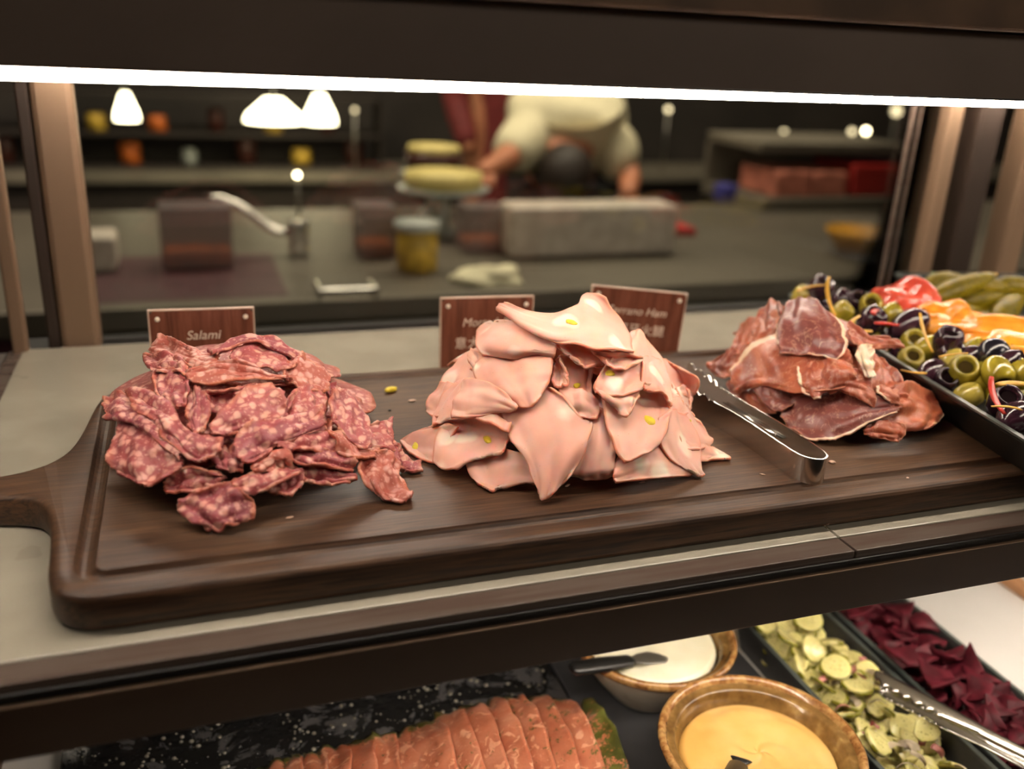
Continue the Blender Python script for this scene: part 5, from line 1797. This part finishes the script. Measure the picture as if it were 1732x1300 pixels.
kbox('worktop', (-1.8, 1.60, CT - .045), (3.4, 2.50, CT), 'counter')
kbox('front_panel', (-1.8, 1.66, -LIFT), (3.4, 2.45, CT - .046), 'cabinet')
kbox('front_panel', (-1.8, 1.640, -.98), (.12, 1.659, CT - .05), 'maroon_dark', .002)
hp = ony(590, 492, 1.60)
tube('handle', [Vector((hp.x - .05 - .6, 1.66 - 1.62, hp.z + LIFT)), Vector((hp.x - .05 - .6, 1.60 - 1.62, hp.z + LIFT)), Vector((hp.x + .05 - .6, 1.60 - 1.62, hp.z + LIFT)), Vector((hp.x + .05 - .6, 1.66 - 1.62, hp.z + LIFT))], .007, 'steel', ctr)

p = onz(1000, 434, CT)
o = item_box('storage_tub', 862, 1142, 352, 436, .10, p.y, 'white_box', 'large pale plastic tub on the steel counter, before the bending cook', 'tub', .012)
p = onz(830, 474, CT)
bm = bmesh.new()
bmesh.ops.create_icosphere(bm, subdivisions=4, radius=1)
for v_ in bm.verts:
    q = 1 + .35 * noise.noise(v_.co * 1.6)
    v_.co = Vector((v_.co.x * .075 * q, v_.co.y * .05 * q, max(0, v_.co.z) * .030 * q))
o = from_bm('towel', bm, 'cloth_w'); o.location = (p.x, p.y, CT + .0006)
tag(o, 'crumpled white towel on the steel counter', 'towel')


def deli_box(px0, px1, pyt, pyb, food, lab):
    y = yct((px0 + px1) / 2, pyb)
    a, b = ony(px0, pyb, y), ony(px1, pyb, y)
    h = ony((px0 + px1) / 2, pyt, y).z - CT
    w = b.x - a.x
    root = empty('food_container', ((a.x + b.x) / 2, y, CT + .0005))
    tag(root, lab, 'food container', 'clear containers on the steel counter')
    box('container_wall', (-w / 2, 0, 0), (w / 2, .09, h), 'plastic', root, .004)
    o = box('food', (-w / 2 + .004, .004, .003), (w / 2 - .004, .085, h * .28), food, root, .008)
    return root


deli_box(275, 397, 352, 455, 'orange_food', 'clear container with orange food, left on the counter')
deli_box(608, 672, 350, 438, 'orange_food', 'clear container with orange food left of the yellow jar')
deli_box(786, 858, 352, 428, 'orange_food', 'clear container with orange food beside the pale tub')
y = yct(700, 455)
a, b = ony(672, 455, y), ony(738, 455, y)
h = ony(705, 388, y).z - CT
r_ = (b.x - a.x) / 2
root = empty('jar', ((a.x + b.x) / 2, y, CT + .0006))
tag(root, 'jar of yellow food with a pale lid on the steel counter', 'jar')
lathe('jar_body', [(0, 0), (r_, 0), (r_ * 1.02, h * .5), (r_, h), (0, h)], 'yellow_food', root, 24)
lathe('lid', [(0, h), (r_ * 1.15, h), (r_ * 1.15, h + .016), (0, h + .018)], 'bluegrey', root, 24)
o = item_box('small_box', 128, 200, 402, 462, .1, yct(165, 462), 'white_box', 'small pale box at the left end of the steel counter', 'box')

a, b = onz(118, 480, CT), onz(478, 478, CT)
o = box('table_mat', (0, 0, 0), (b.x - a.x, .34, .0005), 'maroon_dark', None, 0)
o.location = (a.x, 1.635, CT + .00005)
tag(o, 'dark maroon mat spread on the left end of the steel counter', 'mat')
# tap
y = 1.95
base = ony(505, 398, y)
root = empty('tap', (base.x, y, CT + .0006))
tag(root, 'arched chrome tap on the steel counter, left of the middle', 'tap')
def rel(px, py, dy=0):
    q = ony(px, py, y + dy)
    return Vector((q.x - base.x, q.y - y, q.z - CT))
tube('spout', [rel(345, 338), rel(372, 336), rel(400, 346), rel(428, 364), rel(450, 382), rel(470, 392), rel(500, 392)], .009, 'steel', root)
bm = bmesh.new(); add_box(bm, (-.02, -.02, .0), (.02, .02, rel(505, 372).z), .006); from_bm('tap_body', bm, 'steel', root, smooth=False)

# cake stands and bowl on the back counter
back = empty('back_counter', (.8, 3.61, -LIFT)); tag(back, 'dark sideboard with shelves along the back of the kitchen', 'sideboard')
o = box('carcass', (-2.8, 0, 0), (3.4, .37, .80), 'cabinet', back, .006)
o = box('sideboard_top', (-2.85, -.03, .80), (3.45, .38, .83), 'grey_unit', back, .004)


def stand(px, py, y, r, m1, h1, m2, h2, lab):
    """plate on a stem with a cake"""
    c = ony(px, py, y)
    base = CT + .0006
    root = empty('cake_stand', (c.x, y, base)); tag(root, lab, 'cake stand')
    hz = c.z - base
    lathe('stand', [(0, 0), (r * .5, 0), (r * .45, .008), (.015, .02), (.015, hz - .02), (r, hz - .008), (r * 1.05, hz), (0, hz)], 'bluegrey', root, 32)
    cake = lathe('cake', [(0, 0), (r * .86, 0), (r * .88, h1), (0, h1)], m1, None, 32)
    cake.location = (c.x, y, c.z + .001)
    tag(cake, {'choc': 'round chocolate cake on the rear stand with yellow topping', 'cake_top': 'pale yellow cake on the wide stand before it'}[m1], 'cake')
    if m2: lathe('topping', [(0, h1), (r * .86, h1), (r * .8, h1 + h2), (0, h1 + h2)], m2, cake, 32)


stand(733, 290, 2.38, .082, 'choc', .050, 'cake_top', .016, 'pale cake stand carrying the chocolate cake')
stand(750, 316, 2.14, .105, 'cake_top', .034, None, 0, 'wide pale cake stand in front of the chocolate cake')

# refrigerated unit at right
def K(px, py, y): return ony(px, py, y)
y = 2.35
a, b = K(1292, 330, y), K(1545, 330, y)
ru = empty('chilled_unit', ((a.x + b.x) / 2, y, CT + .0005)); tag(ru, 'grey chilled counter unit with packs of meat, right of the cook', 'chilled unit')
W_ = (b.x - a.x) / 2
def zz(py, px=1410): return K(px, py, y).z - CT
box('unit_base', (-W_, 0, 0), (W_, .35, max(.02, zz(395))), 'grey_unit', ru, .004)
box('unit_shelf', (-W_, 0.0, zz(345)), (W_, .34, zz(336)), 'grey_unit', ru, .003)
box('unit_back', (-W_, .34, 0), (W_, .36, zz(245)), 'grey_unit', ru, .003)
box('unit_top', (-W_, 0.05, zz(262)), (W_, .36, zz(246)), 'grey_unit', ru, .004)
box('unit_end', (W_ - .012, 0.02, 0), (W_, .36, zz(246)), 'plastic', ru, .002)
for (x0, x1, y0, y1, m_, lab) in ((1312, 1372, 290, 334, 'pinkmeat', 'pink pack of meat at the left of the chilled shelf'), (1376, 1432, 292, 334, 'pinkmeat', 'pink pack of meat next to the red tub'), (1440, 1528, 282, 335, 'red_tub', 'red plastic tub at the right of the chilled shelf')):
    A, B, T_ = K(x0, y1, y + .02), K(x1, y1, y + .02), K((x0 + x1) / 2, y0, y + .02)
    zb = CT + zz(336) + .001
    o = box('meat_pack' if m_ == 'pinkmeat' else 'red_tub', (-(B.x - A.x) / 2, 0, 0), ((B.x - A.x) / 2, .2, T_.z - A.z), m_, None, .008)
    o.location = ((A.x + B.x) / 2, y + .03, zb + .0005)
    tag(o, lab, 'food pack' if m_ == 'pinkmeat' else 'tub')
c = onz(1455, 428, CT + .0006)
o = lathe('mixing_bowl', [(0, 0), (.05, 0), (.085, .045), (.09, .055), (.084, .055), (.05, .01), (0, .01)], 'amber_bowl', None, 32)
o.location = c; tag(o, 'amber yellow bowl at the right end of the steel counter', 'bowl')
o = item_box('red_board', 1140, 1180, 362, 374, .15, 2.05, 'red_tub', 'small red board beyond the pale tub', 'board', .002)
o.location.z = CT + .0006
o = item_box('blue_cloth', 1222, 1250, 300, 330, .06, 2.5, 'blue', 'blue cloth folded on the counter by the chilled unit', 'cloth', .01)
o.location.z = CT + .0006

# table lamps and bulbs on the back
def lamp(px, py, y, r, h, lab, m='lamp'):
    c = ony(px, py, y)
    root = empty('pendant_lamp', (c.x, y, 1.6)); tag(root, lab, 'lamp', 'pendant lamps at the back of the kitchen')
    hz = c.z - 1.6
    tube('lamp_cord', [(0, 0, -.002), (0, 0, hz + h / 2)], .004, 'blacktrim', root, 8)
    shade = lathe('lamp_shade', [(r, hz - h / 2), (r * .9, hz - h * .2), (r * .3, hz + h / 2), (0, hz + h / 2)], m, root, 28)
    lathe('diffuser', [(r * .97, hz - h / 2 + .002), (0, hz - h / 2 + .001)], m, shade, 28)


lamp(463, 186, 3.36, .100, .075, 'glowing lamp with a wide shade left of the middle', 'lamp')
lamp(541, 184, 3.28, .055, .095, 'glowing lamp with a narrow shade right of the wide one', 'lamp')
lamp(213, 180, 3.35, .038, .085, 'small glowing lamp at the far left', 'lamp')
def bulb(px, py, y, r, lab, m='bulb_dim'):
    c = ony(px, py, y)
    zb = (-LIFT + .83 if y > 3 else CT) + .0006
    root = empty('candle_light', (c.x, y, zb)); tag(root, lab, 'small light', 'small lights in the kitchen')
    hz = c.z - zb
    tube('stick', [(0, 0, 0), (0, 0, hz)], .004, 'steel_b', root, 8)
    lathe('bulb', [(0, hz + 2 * r), (r * .7, hz + 1.7 * r), (r, hz + r), (r * .7, hz + .3 * r), (0, hz)], m, root, 16)
for (px, py, y, r, m_, lab) in ((1464, 226, 3.64, .012, 'bulb', 'brightest small light at the right'), (1395, 234, 3.64, .012, 'bulb_dim', 'dim small light above the chilled unit'), (1325, 230, 3.64, .014, 'bulb_dim', 'dim small light over the left of the chilled unit'), (1515, 196, 3.64, .022, 'bulb_dim', 'small light furthest right by the posts'), (1440, 228, 3.64, .014, 'bulb_dim', 'small light left beside the brightest one'), (503, 300, 2.3, .006, 'bulb', 'tiny added glow for the chrome glint above the tap'), (1130, 190, 3.64, .012, 'bulb_dim', 'small dim light right of the cook'), (600, 190, 3.64, .008, 'bulb_dim', 'small dim light right of the lamps')):
    bulb(px, py, y, r, lab, m_)  # the one above the tap is added, a glowing stand-in for a chrome glint

# jars on a rack at the back wall
rack = empty('jar_rack', (0.2, 3.72, -LIFT + .8302)); tag(rack, 'dark rack with shelves at the back left of the kitchen', 'rack')
for zz_ in (.0, .12, .26): box('rack_shelf', (-1.1, 0, zz_), (.55, .16, zz_ + .012), 'cabinet', rack, .001)
for xx_ in (-1.1, .54): box('rack_side', (xx_, 0, 0.012), (xx_ + .01, .16, .272), 'cabinet', rack, .001)
jr = random.Random(3)
jl = ['orange', 'yellow', 'pale', 'chocolate brown']
jm = ['orange_food', 'yellow_food', 'bluegrey', 'choc']
for k in range(15):
    xx_ = -.82 + k * .105
    r_ = jr.uniform(.022, .04)
    h = jr.uniform(.05, .09)
    lv_ = k % 2
    q = jr.randrange(4)
    o = lathe('jar', [(0, 0), (r_, 0), (r_, h), (r_ * .7, h * 1.1), (0, h * 1.1)], jm[q], None, 16)
    o.location = (xx_, 3.80, -LIFT + .8302 + (.0125, .1325)[lv_])
    tag(o, '%s jar on the %s shelf of the dark rack behind the lamps' % (jl[q], ('lower', 'upper')[lv_]), 'jar', '%s jars on the %s rack shelf' % (jl[q], ('lower', 'upper')[lv_]))

# ---------------------------------------------------------------- people
def skin_mesh(name, verts, edges, rad, m, parent=None, root=0, sub=2):
    me = bpy.data.meshes.new(name)
    me.from_pydata(verts, edges, [])
    o = link(name, me, m, parent)
    sk = o.modifiers.new('skin', 'SKIN')
    for i, r in enumerate(rad):
        me.skin_vertices[0].data[i].radius = r if isinstance(r, tuple) else (r, r)
    me.skin_vertices[0].data[root].use_root = True
    sk.use_smooth_shade = True
    ss = o.modifiers.new('sub', 'SUBSURF'); ss.levels = sub; ss.render_levels = sub
    return o


# the cook bending over the counter; coordinates relative to a point on the floor
cc = ony(955, 250, 3.0)
cook = empty('person', (cc.x, 2.98, -LIFT))
tag(cook, 'cook in a cream shirt bending over the counter, arms reaching down', 'person')
def cz(px, py, y):
    q = ony(px, py, y)
    return Vector((q.x - cc.x, q.y - 2.98, q.z + LIFT))
lsh, rsh = cz(893, 232, 2.80), cz(1032, 240, 2.80)
lel, rel_ = cz(856, 270, 2.66), cz(1066, 300, 2.72)
lha, rha = cz(812, 292, 2.55), cz(1062, 332, 2.60)
chest = cz(955, 222, 2.84); neck = cz(955, 262, 2.74); head = cz(958, 305, 2.66)
V = [(0.04, .16, .93), (0.03, .06, 1.08), tuple(chest), tuple(neck), tuple(head), tuple(lsh), tuple(lel), tuple(lha), tuple(rsh), tuple(rel_), tuple(rha),
     (-.06, .17, .88), (-.08, .14, .48), (-.08, .20, .07), (.14, .17, .88), (.16, .14, .48), (.16, .20, .07), (-.08, .10, .03), (.16, .10, .03)]
Ed = [(0, 1), (1, 2), (2, 3), (3, 4), (2, 5), (5, 6), (6, 7), (2, 8), (8, 9), (9, 10), (0, 11), (11, 12), (12, 13), (0, 14), (14, 15), (15, 16), (13, 17), (16, 18)]
Rd = [(.13, .11), (.14, .12), (.15, .12), .06, (.085, .095), .06, .042, .024, .06, .042, .024, .085, .058, .04, .085, .058, .04, .035, .035]
skin_mesh('body', V, Ed, Rd, 'skin', cook)
V2 = [V[0], V[1], V[2], V[5], tuple(Vector(V[5]).lerp(Vector(V[6]), .95)), V[8], tuple(Vector(V[8]).lerp(Vector(V[9]), 1.0)), (V[2][0], V[2][1] - .04, V[2][2] + .0), tuple(Vector(V[3]) + Vector((0, 0, .015)))]
skin_mesh('shirt', V2, [(0, 1), (1, 2), (2, 3), (3, 4), (2, 5), (5, 6), (2, 7), (7, 8)], [(.16, .14), (.20, .17), (.215, .17), .095, .065, .10, .075, (.18, .14), .085], 'shirt', cook)
V3 = [V[0], V[11], V[12], V[13], V[14], V[15], V[16]]
skin_mesh('trousers', V3, [(0, 1), (1, 2), (2, 3), (0, 4), (4, 5), (5, 6)], [(.14, .12), .10, .075, .06, .10, .075, .06], 'trouser', cook)
hd = Vector(head)
bm = bmesh.new()
bmesh.ops.create_uvsphere(bm, u_segments=24, v_segments=16, radius=.098)
bmesh.ops.delete(bm, geom=[v_ for v_ in bm.verts if v_.co.z < -.035 and v_.co.y < .02], context='VERTS')
for v_ in bm.verts: v_.co = Vector((v_.co.x * .92, v_.co.y + .012, v_.co.z * 1.02 + .012)) + hd
from_bm('hair', bm, 'hair', cook)
for sx in (-1, 1):      # hands with curled fingers
    hp_ = lha if sx < 0 else rha
    for f in range(4):
        st = hp_ + Vector((-.02 + f * .014, -.02, -.004))
        skin_mesh('finger', [tuple(st), tuple(st + Vector((0, -.028, -.008))), tuple(st + Vector((0, -.04, -.03)))], [(0, 1), (1, 2)], [.009, .008, .007], 'skin', cook, sub=1)
    st = hp_ + Vector((.03 * -sx, -.004, -.004))
    skin_mesh('thumb', [tuple(st), tuple(st + Vector((.012 * -sx, -.02, -.012)))], [(0, 1)], [.010, .008], 'skin', cook, sub=1)

# a second person in maroon, mostly hidden
c2 = ony(842, 240, 3.43)
p2 = empty('person', (c2.x + .03, 3.43, -LIFT)); tag(p2, 'person in maroon clothes standing behind the bending cook, head out of view', 'person')
V = [(0, 0, .95), (0, 0, 1.15), (0, 0, 1.38), (0, -.01, 1.50), (0, -.02, 1.62), (-.17, 0, 1.40), (-.20, .03, 1.14), (-.16, -.08, .94), (.17, 0, 1.40), (.20, .03, 1.14), (.16, -.08, .94), (-.09, 0, .88), (-.09, 0, .48), (-.09, 0, .07), (.09, 0, .88), (.09, 0, .48), (.09, 0, .07), (-.09, -.1, .03), (.09, -.1, .03)]
skin_mesh('body', V, Ed, [(.13, .10), (.13, .10), (.15, .10), .05, (.075, .095), .06, .04, .028, .06, .04, .028, .085, .058, .04, .085, .058, .04, .035, .035], 'skin', p2)
skin_mesh('maroon_dress', [(0, -.0, .60), (0, -.0, .95), (0, 0, 1.15), (0, 0, 1.38), (-.17, 0, 1.40), (-.20, .03, 1.14), (-.165, -.07, .96), (.17, 0, 1.40), (.20, .03, 1.14), (.165, -.07, .96)], [(0, 1), (1, 2), (2, 3), (3, 4), (4, 5), (5, 6), (3, 7), (7, 8), (8, 9)], [(.15, .14), (.155, .13), (.155, .13), (.16, .12), .075, .055, .042, .075, .055, .042], 'maroon', p2)
bm = bmesh.new()
bmesh.ops.create_uvsphere(bm, u_segments=20, v_segments=12, radius=.1)
bmesh.ops.delete(bm, geom=[v_ for v_ in bm.verts if v_.co.z < 0.0 and v_.co.y < .03], context='VERTS')
for v_ in bm.verts: v_.co += Vector((0, 0, 1.66))
from_bm('hair', bm, 'hair', p2)

# ---------------------------------------------------------------- room
def struct(name, lo, hi, m):
    o = box(name, [(-(hi[i] - lo[i]) / 2) for i in range(3)], [((hi[i] - lo[i]) / 2) for i in range(3)], m, None, 0)
    o.location = [(lo[i] + hi[i]) / 2 for i in range(3)]
    return tag(o, kind='structure')


struct('floor', (-3.2, -2.6, -LIFT - .1), (4.6, 4.6, -LIFT), 'floor')
struct('ceiling', (-3.2, -2.6, 1.6), (4.6, 4.6, 1.7), 'ceil')
struct('wall_back', (-3.2, 4.0, -LIFT), (4.6, 4.1, 1.6), 'wall')
struct('wall_left', (-3.2, -2.6, -LIFT), (-3.1, 4.0, 1.6), 'wall')
struct('wall_right', (4.5, -2.6, -LIFT), (4.6, 4.0, 1.6), 'wall')
struct('wall_front', (-3.1, -2.6, -LIFT), (4.5, -2.5, 1.6), 'wall')

# ---------------------------------------------------------------- lights
def area(name, loc, tgt, sx, sy, e, col):
    L = bpy.data.lights.new(name, 'AREA'); L.shape = 'RECTANGLE'; L.size = sx; L.size_y = sy; L.energy = e; L.color = col
    o = bpy.data.objects.new(name, L); C.objects.link(o)
    o.location = loc
    o.rotation_euler = (Vector(tgt) - Vector(loc)).to_track_quat('-Z', 'Y').to_euler()
    return o


area('kitchen_ceiling_light', (.6, 2.5, 1.55), (.6, 2.5, 0), 2.4, .5, 54, (1, .86, .66))
area('kitchen_ceiling_light', (2.0, 3.2, 1.55), (2.0, 3.2, 0), 1.2, .4, 9, (1, .84, .62))
area('guest_side_fill', (1.4, -1.0, 1.55), (.5, .4, 0), 1.2, .5, 18, (1, .86, .70))  # added fill light for the board fronts and the canopy face

w = bpy.data.worlds.new('world'); SC.world = w
w.use_nodes = True
w.node_tree.nodes['Background'].inputs[0].default_value = (1, .88, .74, 1)
w.node_tree.nodes['Background'].inputs[1].default_value = .05

# ---------------------------------------------------------------- camera
cam = bpy.data.cameras.new('camera')
cam.sensor_width = 36; cam.lens = 36 * F / 1732
cam.clip_start = .02
cam.dof.use_dof = True
cam.dof.focus_distance = .568
cam.dof.aperture_fstop = 3.8
co = bpy.data.objects.new('camera', cam); C.objects.link(co)
R = Matrix(((xv[0], -xv[1], -xv[2]), (yv[0], -yv[1], -yv[2]), (-nv[0], nv[1], nv[2])))
co.matrix_world = Matrix.Translation((0, 0, CAMZ)) @ R.to_4x4()
SC.camera = co

# lift everything so that the floor is at height zero
for o in list(bpy.data.objects):
    if o.parent is None:
        o.location.z += LIFT

SC.view_settings.view_transform = 'Standard'
SC.view_settings.look = 'None'
SC.view_settings.exposure = 0.24
SC.view_settings.gamma = 1
SC.view_settings.use_curve_mapping = False
SC.cycles.max_bounces = 8
SC.cycles.transparent_max_bounces = 12
SC.cycles.sample_clamp_indirect = 4
